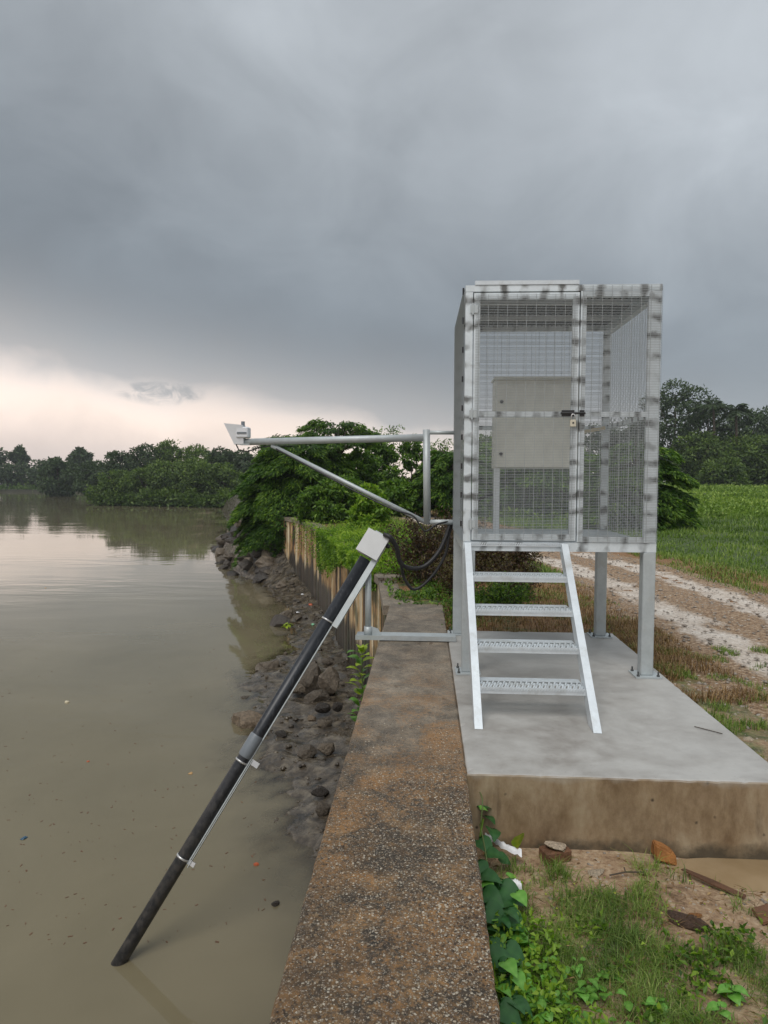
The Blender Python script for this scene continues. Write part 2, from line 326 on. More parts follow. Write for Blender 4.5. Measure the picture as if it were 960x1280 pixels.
def mud_mat():
    m = Mat('wet_mud', .35); X, Y, Z = m.xyz()
    n = m.noise(4, 9, .7, .4)
    c = m.ramp(n, [(.36, (.020, .016, .011)), (.5, (.070, .056, .040)), (.63, (.15, .125, .09))])
    m.color(c).rough(m.ramp(m.noise(3, 6, .6), [(.44, .07), (.64, .55)])); m.bump(m.math('ADD', m.noise(10, 7, .6), m.math('MULTIPLY', m.voro(13), .2)), .6, .03); return m.m
M_MUD = mud_mat()
def rock_mat(name, c, rough=.55, var=.5, mudz=None):
    m = Mat(name, rough); n = m.noise(5, 8, .7); r = m.rnd()
    v = m.math('ADD', n, m.math('MULTIPLY', m.math('SUBTRACT', r, .5), .25))
    m.color(m.ramp(v, [(.3, tuple(x*(1-var) for x in c)), (.55, c), (.75, tuple(x*(1+var) for x in c))]))
    m.bump(m.math('ADD', m.noise(7, 9, .75), m.math('MULTIPLY', m.voro(4), .6)), .8, .05); return m.m
M_ROCK = rock_mat('muddy_rock', (.125, .10, .072), .45)
M_ROCK2 = rock_mat('brown_rock', (.20, .15, .10), .6)
M_DROCK = rock_mat('black_wet_rock', (.045, .036, .028), .4)
def ground_mat():
    m = Mat('soil_and_sparse_grass', .85)
    g = m.attr('green'); dry = m.attr('dry'); n = m.noise(2.3, 9, .7, .3); f = m.noise(28, 6, .7)
    soil = m.ramp(m.math('ADD', m.math('MULTIPLY', n, .5), m.math('MULTIPLY', f, .5)), [(.36, (.11, .062, .032)), (.48, (.33, .215, .125)), (.60, (.52, .39, .255))])
    dr = m.ramp(f, [(.36, (.09, .05, .02)), (.5, (.24, .12, .045)), (.64, (.36, .21, .10))])
    gr = m.ramp(m.noise(9, 8, .75), [(.36, (.022, .036, .010)), (.5, (.06, .095, .022)), (.64, (.12, .17, .045))])
    geo_ = m.N.new('ShaderNodeNewGeometry'); px_, py_, pz_ = m.xyz(geo_.outputs['Position'])
    gr = m.mix(m.ramp(m.math('MULTIPLY', px_, -.1), [(.9, 0.), (1., 1.)]), gr, (.03, .03, .018))
    c = m.mix(m.ramp(m.math('ADD', dry, m.math('SUBTRACT', n, .5)), [(.35, 0.), (.6, 1.)]), soil, dr)
    c = m.mix(m.ramp(m.math('ADD', g, m.math('MULTIPLY', m.math('SUBTRACT', n, .5), 1.3)), [(.38, 0.), (.6, 1.)]), c, gr)
    v = m.voro(38); r, gg, b = m.xyz(m.voro(38, out='Color'))
    peb = m.math('MULTIPLY', m.ramp(v, [(.28, 1.), (.36, 0.)]), m.ramp(r, [(.8, 0.), (.86, .8)])); c = m.mix(m.math('MULTIPLY', peb, m.ramp(g, [(.3, 1.), (.6, 0.)])), c, (.42, .36, .28))
    m.color(c); m.bump(m.math('ADD', f, m.math('MULTIPLY', n, 1.5)), .8, .03); return m.m
M_GROUND = ground_mat()
def track_mat():
    m = Mat('pale_gravel_track', .85)
    v = m.attr('cross'); n = m.noise(1.6, 8, .7, .4); f = m.noise(22, 7, .75)
    pale = m.ramp(m.math('ADD', m.math('MULTIPLY', f, .6), m.math('MULTIPLY', n, .4)), [(.38, (.36, .28, .21)), (.5, (.60, .52, .44)), (.62, (.78, .72, .64))])
    brown = m.ramp(f, [(.36, (.11, .065, .035)), (.5, (.30, .19, .105)), (.64, (.54, .42, .30))])
    rut = m.ramp(m.math('ADD', v, m.math('MULTIPLY', m.math('SUBTRACT', n, .5), 1.4)), [(.34, 0.), (.58, 1.)])
    c = m.mix(rut, brown, pale)
    st = m.ramp(m.voro(20), [(.24, 1.), (.36, 0.)]); r, g, b = m.xyz(m.voro(20, out='Color'))
    c = m.mix(m.math('MULTIPLY', st, m.ramp(r, [(.6, 0.), (.7, .85)])), c, m.ramp(g, [(0., (.12, .09, .07)), (.4, (.4, .35, .3)), (1., (.72, .68, .62))]))
    m.color(c); m.bump(m.math('ADD', f, m.math('MULTIPLY', st, .5)), .9, .03); return m.m
M_TRACK = track_mat()
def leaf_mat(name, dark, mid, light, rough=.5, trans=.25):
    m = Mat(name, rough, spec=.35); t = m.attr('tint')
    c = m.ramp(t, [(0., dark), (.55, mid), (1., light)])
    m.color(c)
    if trans:
        tr = m.N.new('ShaderNodeBsdfTranslucent'); m.val(tr.inputs[0], m.mix(1., c, (1.5, 1.7, .7), 'MULTIPLY'))
        mx = m.N.new('ShaderNodeMixShader'); mx.inputs[0].default_value = trans; out = m.N['Material Output']
        m.L.new(m.b.outputs[0], mx.inputs[1]); m.L.new(tr.outputs[0], mx.inputs[2]); m.L.new(mx.outputs[0], out.inputs[0])
    return m.m
LF_FAR = leaf_mat('far_grey_green_leaves', (.020, .038, .016), (.046, .078, .030), (.085, .13, .048), trans=.18)
LF_MID = leaf_mat('mangrove_leaves', (.030, .064, .013), (.085, .14, .028), (.17, .24, .05), trans=.25)
LF_DARK = leaf_mat('dark_feathery_leaves', (.016, .048, .007), (.07, .145, .018), (.21, .32, .04), trans=.32)
LF_BUSH = leaf_mat('bush_leaves', (.03, .075, .008), (.085, .17, .018), (.19, .30, .04), trans=.3)
LF_LITE = leaf_mat('bright_weed_leaves', (.06, .13, .010), (.15, .27, .022), (.30, .42, .05), trans=.35)
LF_VINE = leaf_mat('vine_leaves', (.022, .07, .016), (.035, .10, .022), (.055, .135, .03), trans=.2)
LF_YEL = leaf_mat('yellow_green_leaves', (.12, .22, .02), (.26, .36, .04), (.42, .46, .07), trans=.3)
LF_DRY = leaf_mat('dry_brown_grass', (.085, .05, .02), (.24, .135, .055), (.42, .29, .14), trans=.15)
LF_RED = leaf_mat('withered_shrub_leaves', (.022, .013, .007), (.065, .032, .014), (.11, .10, .025), trans=.1)
LF_GRASS = leaf_mat('grass_blades', (.06, .105, .018), (.15, .235, .042), (.32, .38, .11), trans=.35)
LF_FIELD = leaf_mat('field_ground_cover', (.08, .13, .022), (.17, .27, .045), (.32, .42, .09), trans=.25)
M_BARK = plain('bark', (.07, .055, .04), .9, var=.4, sc=12, bump=.8)
M_STEM = plain('green_stem', (.09, .13, .035), .6)

# ------------------------------------------------------------------ lie of the land
WATER = -2.6
WALLPTS = [(-20, -.451), (9.0, -.451), (11.4, -.68), (22.3, -3.43), (25.6, -4.4), (28.7, -5.95)]      # river face of the wall: (y, x)
EDGE = WALLPTS + [(33, -8.6), (40, -10.4), (51, -13.2), (69, -18.6), (94, -26.5), (98, -29), (103, -48), (112, -56), (150, -66), (188, -82), (200, -420), (640, -620)]
def interp(tab, y):
    return float(np.interp(y, [a for a, b in tab], [b for a, b in tab]))
def xl(y): return interp(EDGE, y)
SHORE = [(-20, -.47), (4.6, -.47), (5.6, -.56), (6.6, -.78), (7.44, -1.17), (8.63, -1.62), (9.8, -2.35), (11.0, -2.5), (12.6, -2.95), (13.6, -3.5), (14.7, -3.62), (15.8, -3.2), (18, -3.35), (21.6, -4.3), (25, -5.3), (27.3, -6.4), (29.4, -7.9), (34, -9.9), (39, -11.6), (45, -12.8), (51, -14.4), (69, -19.8), (90, -26.6)]
def fb(x, y, sc, o=4):
    v = 0; a = 1.; t = 0
    for k in range(o): v += a*noise.noise(Vector((x*sc, y*sc, 3.1*k))); t += a; a *= .55; sc *= 2.1
    return v/t
def mudz(x, y):
    xs, xw = interp(SHORE, y), xl(y)
    w = max(xw-xs, .05); s = (xw-x)/w          # 0 at the wall, 1 at the water's edge
    top = .21 if y < 25 else .21+2.1*sm((y-25)/7)
    if s <= 1: z = WATER+top*(1-s)**.8*min(1., w/.8)
    else: z = WATER-.14*(s-1)*w-.10*((s-1)*w)**2
    k = min(1., .3+w*.5)
    return z+.19*k*fb(x, y, .8)+.13*k*fb(x+9, y, 2.6, 4)
def zg(x, y):
    t = sm((y-3.76)/1.2+max(0, x-1.8))
    z = -.41*(1-t)-.11*t
    z += .07*sm((y-7)/3)*sm((2.5-x)/3)
    z += .75*sm((y-20)/90)*sm((x+10)/20)
    if x > 5: z += .10*sm((x-5)/3)
    z += (.025+.03*sm((y-9)/20))*fb(x, y, .8)+.015*fb(x, y, 3)
    # shallow puddle hollow in front of the plinth
    z -= .045*math.exp(-(((x-1.62)/.33)**2+((y-3.66)/.17)**2))
    return z
def zland(x, y):
    z = zg(x, y); s = x-xl(y); k = sm((-x-18)/10)*sm((y-70)/20); z = z*(1-k)-1.95*k
    if y > 70: z = -3.1+(z+3.1)*sm((s+.0)/3.2)*sm((y-70)/15)+(z+3.1)*(1-sm((y-70)/15))
    return z
# ---- land
ys = np.unique(np.concatenate([np.linspace(-12, 1.5, 12), np.linspace(1.5, 10, 100), np.linspace(10, 30, 80), np.linspace(30, 104, 80), np.linspace(104, 190, 24), np.linspace(190, 206, 10), np.geomspace(206, 640, 12)]))
def land_rows(y):
    far = max(30., min(y, 300)*1.6)
    return np.concatenate([np.linspace(0, 4.5, 66), np.linspace(4.5, 14, 40)[1:], np.geomspace(14, 14+far*2, 34)[1:]])
V = []; G = []; D = []
def cover(x, y):
    """how green and how dry the ground is"""
    c = track_x(y); dx = x-c
    green = .15+.35*sm((y-7)/2)*sm((1.5-x)/1.5)
    green = max(green, sm((dx-2.1)/1.0))
    if y < 3.9: green = .22+.16*sm((.9-x)/.5) - .5*math.exp(-((x-1.35)/.35)**2-((y-3.45)/.3)**2)
    dry = .9*sm((y-5.0)/2)*(1-sm((dx-1.9)/.8))
    if 3.9 < y < 6.8 and x > 1.9: green = .5+.25*fb(x, y, 1.5); dry = .3+.5*sm((y-5.3)/2)
    if y > 40: green = 1.; dry = 0.
    if dx > 1.2 and dx < 2.4 and y < 40: dry = .6; green = max(green, .35)
    if -3.2 < dx < -1.2 and 7 < y < 16: green = max(green, .45+.5*fb(x, y, 1.2))
    return green, dry
TRACK = [(-12, 4.4), (3, 3.95), (7, 3.8), (11, 3.75), (14, 3.45), (18, 2.55), (24, 1.15), (30, -.25), (38, -2.2), (50, -5.4)]
def track_x(y): return interp(TRACK, y)
for y in ys:
    a = xl(y) if y > 29 else xl(y)+.2
    for s in land_rows(y)[:138]:
        x = a+s; V.append((x, y, zland(x, y))); g, d = cover(x, y); G.append(g); D.append(d)
nr = len(land_rows(0)); V = np.array(V); ny = len(ys)
I = np.arange(ny*nr).reshape(ny, nr); F = np.stack([I[:-1, :-1], I[:-1, 1:], I[1:, 1:], I[1:, :-1]], -1).reshape(-1, 4)
o = link('ground', npmesh('ground', V, F, M_GROUND, attrs={'green': G, 'dry': D}, smooth=True)); tag(o, kind='structure')
# ---- track
ty = np.concatenate([np.linspace(1, 16, 110), np.linspace(16.3, 52, 90)]); cs = np.linspace(-1.45, 1.45, 34)
V = []; A = []
for y in ty:
    for c in cs:
        e_ = c+(.22*fb(c*3, y, 1.1) if abs(c) > 1.3 else 0)
        dxy = (track_x(y+.2)-track_x(y-.2))/.4; x = track_x(y)+e_*math.sqrt(1+dxy*dxy*.3)
        rut = max(math.exp(-((e_-.62)/.36)**2), math.exp(-((e_+.62)/.36)**2))
        edge = sm((1.45-abs(c))/.12)
        V.append((x, y, zg(x, y)-.03*(1-edge)+.022*edge-.02*rut)); A.append(rut*.75*edge)
nr = len(cs); I = np.arange(len(ty)*nr).reshape(len(ty), nr); F = np.stack([I[:-1, :-1], I[:-1, 1:], I[1:, 1:], I[1:, :-1]], -1).reshape(-1, 4)
o = link('dirt_track', npmesh('dirt_track', np.array(V), F, M_TRACK, attrs={'cross': A}, smooth=True)); tag(o, kind='structure')
# ---- mud bank below the wall
my = np.concatenate([np.linspace(3, 16, 190), np.linspace(16.1, 32, 130), np.linspace(32.3, 92, 90)])
V = []
for y in my:
    xs, xw = interp(SHORE, y), xl(y); w = max(xw-xs, .05)
    for t in np.concatenate([np.linspace(-.25/w if y < 29 else 0, 1, 34), 1+np.linspace(.03, 2.6/w, 34)]):
        x = xw-t*w; V.append((x, y, mudz(x, y)))
nr = 68; I = np.arange(len(my)*nr).reshape(len(my), nr); F = np.stack([I[:-1, 1:], I[:-1, :-1], I[1:, :-1], I[1:, 1:]], -1).reshape(-1, 4)[:, ::-1]
o = link('mud_bank', npmesh('mud_bank', np.array(V), F, M_MUD, smooth=True)); tag(o, kind='structure')
# ---- river
def water_mat():
    m = Mat('murky_river_water', .05); N_, L_ = m.N, m.L
    geo = N_.new('ShaderNodeNewGeometry')
    bp = N_.new('ShaderNodeBump'); bp.inputs['Strength'].default_value = .4; bp.inputs['Distance'].default_value = .035
    h = m.math('ADD', m.math('MULTIPLY', m.noise(.9, 3, .5, .2, stretch=(.45, 1.3, 1)), m.ramp(m.noise(.11, 3, .5, stretch=(.5, 1.4, 1)), [(.42, .06), (.62, 1.1)])), m.math('MULTIPLY', m.noise(5, 2, .5), .03))
    L_.new(h, bp.inputs['Height'])
    fr = N_.new('ShaderNodeFresnel'); fr.inputs['IOR'].default_value = 1.34; L_.new(bp.outputs[0], fr.inputs['Normal'])
    gl = N_.new('ShaderNodeBsdfGlossy'); gl.inputs['Roughness'].default_value = .035; gl.inputs['Color'].default_value = (1, 1, 1, 1); L_.new(bp.outputs[0], gl.inputs['Normal'])
    df = N_.new('ShaderNodeBsdfDiffuse'); n = m.noise(.35, 5, .55, .4)
    L_.new(m.ramp(n, [(.3, (.152, .131, .080)), (.7, (.198, .170, .107))]), df.inputs[0])
    tr = N_.new('ShaderNodeBsdfTransparent'); tr.inputs[0].default_value = (.82, .76, .6, 1)
    m1 = N_.new('ShaderNodeMixShader'); L_.new(m.attr('murk'), m1.inputs[0]); L_.new(tr.outputs[0], m1.inputs[1]); L_.new(df.outputs[0], m1.inputs[2])
    m2 = N_.new('ShaderNodeMixShader'); L_.new(fr.outputs[0], m2.inputs[0]); L_.new(m1.outputs[0], m2.inputs[1]); L_.new(gl.outputs[0], m2.inputs[2])
    L_.new(m2.outputs[0], N_['Material Output'].inputs[0]); return m.m
M_WATER = water_mat()
wy = np.unique(np.concatenate([np.linspace(-30, 3, 8), np.linspace(3, 32, 240), np.geomspace(32, 600, 40)]))
wx = np.unique(np.concatenate([np.linspace(-11, -.2, 160), -np.geomspace(11, 1000, 30), np.linspace(-.2, 60, 4)]))
V = []; A = []
for y in wy:
    xs = interp(SHORE, y)
    for x in wx:
        V.append((x, y, WATER))
        if 3 <= y <= 90 and x > xs-2.55 and x < xl(y)+.3: A.append(1-math.exp(-max(0, WATER-mudz(x, y))*13.))
        else: A.append(1.)
nr = len(wx); I = np.arange(len(wy)*nr).reshape(len(wy), nr); F = np.stack([I[:-1, :-1], I[:-1, 1:], I[1:, 1:], I[1:, :-1]], -1).reshape(-1, 4)
o = link('river', npmesh('river', np.array(V), F, M_WATER, attrs={'murk': A}, smooth=True)); tag(o, kind='structure')

# ------------------------------------------------------------------ river wall
wall = empty('retaining_wall', (0, 3, 0)); tag(wall, 'long flat-topped retaining wall with brown pebbly weathered top, running away beside the river', 'wall')
def wall_seg(y0, y1, drop=0., x0=-.451, x1=.233):
    mb = MB(); n = max(2, int((y1-y0)/.05)); vs_ = []
    for i in range(n+1):
        y = y0+(y1-y0)*i/n; j0 = .006*fb(0, y, 9, 3)+.004*noise.noise(Vector((1, y*40, 0))); j1 = .009*fb(5, y, 8, 3)+.006*noise.noise(Vector((7, y*35, 0)))
        b = .010; z = -drop+.002*fb(2, y, 3)
        vs_ += [(x0+.01, y, -3.2), (x0+.0+j0, y, z-b), (x0+b+j0*1.6, y, z), (x0+.22, y, z+.002), ((x0+x1)/2, y, z+.003), (x1-.2, y, z+.002), (x1-b+j1*1.6, y, z), (x1+j1, y, z-b), (x1-.01, y, -3.2)]
    k = 9; fs = [(i*k+j, i*k+j+1, (i+1)*k+j+1, (i+1)*k+j) for i in range(n) for j in range(k-1)]
    fs += [tuple(range(k)), tuple(range((n+1)*k-1, n*k-1, -1))]
    fs = [f[::-1] for f in fs]
    mb.add(vs_, fs); ob = mb.build('wall_segment', M_WALL, wall); ob.location = (0, -3, 0)
for y0, y1, d in ((-6, 1.2, 0), (1.206, 6.62, 0), (6.628, 7.9, .006), (7.908, 8.95, .014)): wall_seg(y0, y1, d)

pw = empty('sheet_pile_wall', (-.6, 9, WATER)); tag(pw, 'curving row of rust-streaked concrete piles with black tide line, beyond the flat wall', 'wall')
def along(tab_y0, tab_y1, step):
    pts = []; y = tab_y0; out = [(xl(y), y)]
    while y < tab_y1:
        dx = (xl(y+.01)-xl(y))/.01; y += step/math.sqrt(1+dx*dx); out.append((xl(y), y))
    return out
P = along(9.0, 31.5, .44)
for i, (a, b) in enumerate(zip(P[:-1], P[1:])):
    d = Vector((b[0]-a[0], b[1]-a[1], 0)).normalized(); nrm = Vector((-d.y, d.x, 0))   # towards the river
    top = -.13+random.uniform(-.02, .02); mb = MB(); vs_ = []
    A0, B0 = Vector((a[0], a[1], 0))+d*.012, Vector((b[0], b[1], 0))-d*.012
    prof = [A0-nrm*.12, A0+nrm*.0, A0+d*.06+nrm*(.055+random.uniform(-.01, .01)), B0-d*.06+nrm*(.055+random.uniform(-.01, .01)), B0+nrm*.0, B0-nrm*.12]
    for z in (-3.3, top): vs_ += [p+Vector((0, 0, z)) for p in prof]
    fs = [(j, (j+1) % 6, (j+1) % 6+6, j+6) for j in range(6)]+[tuple(range(5, -1, -1)), tuple(range(6, 12))]
    mb.add(vs_, fs); ob = mb.build('pile', M_PILE, pw); ob.location = -Vector(pw.location)
P = along(9.0, 31, 2.2)
for i, (a, b) in enumerate(zip(P[:-1], P[1:])):
    a, b = Vector((a[0], a[1], 0)), Vector((b[0], b[1], 0)); d = (b-a).normalized(); nrm = Vector((-d.y, d.x, 0)); w = .42
    drop = .05 if i < 1 else 0
    mb = MB(); mb.obox(a+d*.01-nrm*(w/2-.09)+Vector((0, 0, -.06-drop)), b-d*.01-nrm*(w/2-.09)+Vector((0, 0, -.06-drop)), w, .125)
    ob = mb.build('cap_beam', M_WALL, pw); ob.location = -Vector(pw.location)

# ------------------------------------------------------------------ concrete plinth under the cage
import bmesh
x0, x1, y0, y1 = .236, 1.965, 3.755, 7.37; bm = bmesh.new(); V_ = []
cxs = [0, .004, .012]+list(np.linspace(.04, x1-x0-.04, 70))+[x1-x0-.012, x1-x0-.004, x1-x0]; cys = [0, .004, .012]+list(np.linspace(.04, y1-y0-.04, 130))+[y1-y0-.012, y1-y0-.004, y1-y0]
def edgez(a, b_, x, y):
    d = min(a, b_); chip = max(0, noise.noise(Vector((x*14, y*14, 3)))-.28)*.03
    return (-.012 if d == 0 else -.004 if d < .01 else -.0005 if d < .03 else 0)-(chip if d < .02 else 0)
for yy in cys:
    V_.append([bm.verts.new((x0+xx+(.003*noise.noise(Vector((yy*9, 1, 0))) if xx in (0, cxs[-1]) else 0), y0+yy+(.003*noise.noise(Vector((xx*9, 4, 0))) if yy in (0, cys[-1]) else 0), edgez(min(xx, cxs[-1]-xx), min(yy, cys[-1]-yy), xx, yy)-.001+.0015*noise.noise(Vector((xx*1.5, yy*1.5, 0))))) for xx in cxs])
for a_, b_ in zip(V_[:-1], V_[1:]):
    for i in range(len(cxs)-1): bm.faces.new((a_[i], a_[i+1], b_[i+1], b_[i]))
ring = V_[0]+[r_[-1] for r_ in V_[1:]]+V_[-1][-2::-1]+[r_[0] for r_ in V_[-2:0:-1]]
low = [bm.verts.new((v.co.x, v.co.y, -.55)) for v in ring]
for i in range(len(ring)): j = (i+1) % len(ring); bm.faces.new((ring[j], ring[i], low[i], low[j]))
for v in bm.verts: v.co -= Vector((1.1, 5.5, -.41))
me = bpy.data.meshes.new('concrete_plinth'); bm.to_mesh(me); bm.free(); me.materials.append(M_SLAB)
o = link('concrete_plinth', me, None, (1.1, 5.5, -.41)); tag(o, 'pale smooth concrete plinth carrying the wire cage, with brown-stained front face', 'plinth')

# ------------------------------------------------------------------ wire mesh cage
CX, CY, CR = .308, 5.716, R(.617); W_, D_, ZB, ZT = 1.553, 1.54, 1.095, 3.156
cage = empty('wire_cage', (CX, CY, 0), CR); tag(cage, 'tall galvanised wire mesh cage on four legs with sheet roof', 'cage')
LG = .1
for (x, y) in ((0, 0), (W_-LG, 0), (0, D_-LG), (W_-LG, D_-LG)):
    lg = MB().box(x, x+LG, y, y+LG, .012, ZB-.078, .006).build('leg', M_GALV, cage)
    px0, px1, py0, py1 = x-.055, x+LG+.055, y-.055, y+LG+.055
    if x == 0: px0 = -.05
    bp = MB().box(px0, px1, py0, py1, 0, .012).build('base_plate', M_GALV, lg)
    for bx in (px0+.025, px1-.025):
        for by in (py0+.025, py1-.025):
            b = MB(); b.tube([(bx, by, .012), (bx, by, .024)], .013, 6); b.tube([(bx, by, .024), (bx, by, .05)], .007, 6); b.build('anchor_bolt', M_DULL, lg)
# floor frame and grating
FB0, FB1 = ZB-.078, ZB-.004
MB().box(0, W_, 0, .05, FB0, FB1).build('floor_beam', M_GALVW, cage)
MB().box(0, W_, D_-.05, D_, FB0, FB1).build('floor_beam', M_GALV, cage)
for x in (0, W_-.05): MB().box(x, x+.05, .051, D_-.051, FB0, FB1).build('floor_beam', M_GALV, cage)
MB().box(.052, W_-.052, .70, .75, FB0, FB1-.003).build('floor_beam', M_GALV, cage)
MB().box(.051, W_-.051, .051, D_-.051, FB1-.008, FB1+.001).build('floor_plate', M_GALV, cage)
# serrated lip in front of the door sill
lp = MB()
for k in range(44): lp.obox((.06+k*.018, -.012, ZB-.030), (.072+k*.018, -.012, ZB-.008), .006, .008)
lp.box(.05, .86, -.016, -.003, ZB-.036, ZB-.030); tag(lp.build('serrated_sill', M_STAIR, cage), kind='stuff')
# posts and rails
PO = .062
for (x, y) in ((0, 0), (W_-PO, 0), (0, D_-PO), (W_-PO, D_-PO)): MB().box(x, x+PO, y, y+PO, ZB-.003, ZT-.05, .004).build('post', M_GALVW, cage)
for (y0, y1) in ((0, .05), (D_-.05, D_)): MB().box(-.001, W_+.001, y0-.001, y1+.001, ZT-.05, ZT).build('top_rail', M_GALVW, cage)
for x in (0, W_-.06): MB().box(x+.001, x+.055, .063, D_-.063, ZT-.10, ZT-.012).build('top_rail', M_STAIR, cage)
ZM = 2.128
for x in (0, W_-.05): MB().box(x+.004, x+.046, PO+.001, D_-PO-.001, ZM-.02, ZM+.02).build('side_rail', M_GALVW, cage)
MB().box(PO+.001, W_-PO-.001, D_-.046, D_-.004, ZM-.02, ZM+.02).build('back_rail', M_GALVW, cage)
# roof: ribbed sheet on two cross beams
rf = MB(); n = 32
for i in range(n):
    x0 = .002+(W_-.004)*i/n; x1 = x0+(W_-.004)/n*.62; x2 = x0+(W_-.004)/n
    rf.box(x0, x2-.0002, .055, D_+.02, ZT+.001, ZT+.004)
    rf.box(x1, x2-.002, .062, D_-.062, ZT-.010, ZT+.0005)
rf.build('roof_sheet', M_DULL, cage)
for y in (.42, 1.02): MB().box(.061, W_-.061, y, y+.045, ZT-.048, ZT+.005).build('roof_beam', M_STAIR, cage)
MB().box(.075, .90, -.008, .028, ZT+.002, ZT+.034).build('roof_flashing', M_STAIR, cage)
# ---- 358-style welded mesh
def mesh_wires(a, u, v, n_, wu, wv, pu=.0762, pv=.0127, r=.0015):
    """a: corner, u,v: unit axes in the plane, n_: outward normal"""
    a, u, v, n_ = Vector(a), Vector(u), Vector(v), Vector(n_); mb = MB()
    k = 0
    while k*pv <= wv: mb.obox(a+v*(k*pv)+n_*r, a+u*wu+v*(k*pv)+n_*r, r*1.75, r*1.75, n_); k += 1
    nn = int(wu/pu); off = (wu-nn*pu)/2
    for i in range(nn+1): mb.obox(a+u*(off+i*pu)-n_*r, a+u*(off+i*pu)+v*wv-n_*r, r*2, r*2, n_)
    return mb
DX0, DX1, DZ0, DZ1 = .068, .905, ZB+.012, ZT-.062
door = link('door', None, cage) if False else None
def frame(x0, x1, z0, z1, y0, y1, w, bars=()):
    mb = MB(); mb.box(x0, x0+w, y0, y1, z0, z1); mb.box(x1-w, x1, y0, y1, z0, z1)
    mb.box(x0+w, x1-w, y0+.001, y1-.001, z0, z0+w); mb.box(x0+w, x1-w, y0+.001, y1-.001, z1-w, z1)
    for z in bars: mb.box(x0+w, x1-w, y0+.001, y1-.001, z-w*.45, z+w*.45)
    return mb
door = frame(DX0, DX1, DZ0, DZ1, -.006, .034, .05, (ZM,)).build('door', M_GALVW, cage)
tag(mesh_wires((DX0+.012, -.014, DZ0+.012), (1,0,0), (0,0,1), (0,-1,0), DX1-DX0-.024, DZ1-DZ0-.024).build('wire_mesh', M_WIRE, door), kind='stuff')
for z in (DZ0+.13, DZ1-.13, ZM): 
    h = MB(); h.tube([(DX0-.009, -.018, z-.045), (DX0-.009, -.018, z+.045)], .009, 8); h.box(DX0-.03, DX0+.03, -.0175, -.0115, z-.03, z+.03); h.build('hinge', M_GALV, door)
lt = MB(); lt.tube([(DX1-.14, -.034, ZM+.005), (DX1+.055, -.034, ZM+.005)], .009, 8); lt.box(DX1-.13, DX1-.03, -.026, -.016, ZM-.02, ZM+.03); lt.box(DX1+.012, DX1+.05, -.026, -.016, ZM-.02, ZM+.03)
lt.build('sliding_bolt', M_DARK, door)
fp = frame(DX1+.012, W_-PO+.004, ZB+.0, ZT-.052, -.005, .034, .045, (ZM,)).build('fixed_panel', M_GALVW, cage)
tag(mesh_wires((DX1+.022, -.0135, ZB+.008), (1,0,0), (0,0,1), (0,-1,0), W_-DX1-.03, ZT-ZB-.016).build('wire_mesh', M_WIRE, fp), kind='stuff')
for nm, a, u, n_, w in (('side_mesh', (-.009, .01, ZB), (0,1,0), (-1,0,0), D_-.02), ('side_mesh', (W_+.009, .01, ZB), (0,1,0), (1,0,0), D_-.02), ('back_mesh', (.01, D_+.009, ZB), (1,0,0), (0,1,0), W_-.02)):
    tag(mesh_wires(a, u, (0,0,1), n_, w, ZT-ZB-.005).build(nm, M_WIRE, cage), kind='stuff')
# clips with which the side mesh is bolted to the posts
for k in range(9):
    z = ZB+.12+k*.235
    MB().box(-.024, -.011, .012, .05, z, z+.045).build('mesh_clip', M_DARK, cage)
# cable trunking strip inside
MB().obox((.98, 1.30, 2.02), (1.42, 1.12, 2.10), .04, .03).build('cable_trunking', M_CREAM, cage)
MB().tube([(.09, .9, 1.11), (.12, .9, 1.30), (.22, .92, 1.42), (.34, .95, 1.46)], .014, 8).build('inner_conduit', M_CABLE, cage, True)

# padlock
def rel(x, y, z): c, s = math.cos(CR), math.sin(CR); return Vector((CX+x*c-y*s, CY+x*s+y*c, z))
pl = empty('padlock', rel(DX1-.045, -.05, ZM-.075)); tag(pl, 'small pale padlock hanging from the door bolt of the cage', 'padlock')
pb = MB(); pb.box(-.024, .024, -.011, .011, -.03, .026, .004); pb.build('lock_body', M_BRASS, pl)
MB().tube([(-.015, 0, .026), (-.015, 0, .055), (-.008, 0, .070), (.008, 0, .070), (.015, 0, .055), (.015, 0, .026)], .0045, 7).build('shackle', M_STRAP, pl, True)
MB().tube([(0, -.0125, .0), (0, -.0105, 0)], .008, 8).build('keyhole', M_DARK, pl)

# cabinet inside the cage
cb = empty('equipment_cabinet', rel(.315, .62, ZB), CR); tag(cb, 'beige steel equipment cabinet standing inside the wire cage', 'cabinet')
w, z0, z1, d = .745, .605, 1.40, .26
MB().box(0, w, .02, d, z0, z1, .006).build('cabinet_body', M_CAB, cb)
dr = MB().box(.008, w-.008, -.002, .018, z0+.008, z1-.045, .004).build('cabinet_door', M_CAB, cb)
MB().box(-.012, w+.012, -.03, d+.012, z1+.001, z1+.018).build('rain_hood', M_CAB, cb)
for z in (z0+.13, z1-.20): MB().tube([(.055, -.003, z), (.055, -.014, z)], .016, 10).build('lock', M_DARK, dr)
for x in (0.0, w-.06):
    l = MB(); l.box(x, x+.05, .03, .036, 0, z0-.001); l.box(x, x+.006, .037, .09, 0, z0-.001); l.build('stand_leg', M_STAIR, cb)
MB().box(-.16, .06, .0, .11, 0, .012).build('stand_foot', M_STAIR, cb)
MB().box(w-.10, w+.06, .0, .11, 0, .012).build('stand_foot', M_STAIR, cb)

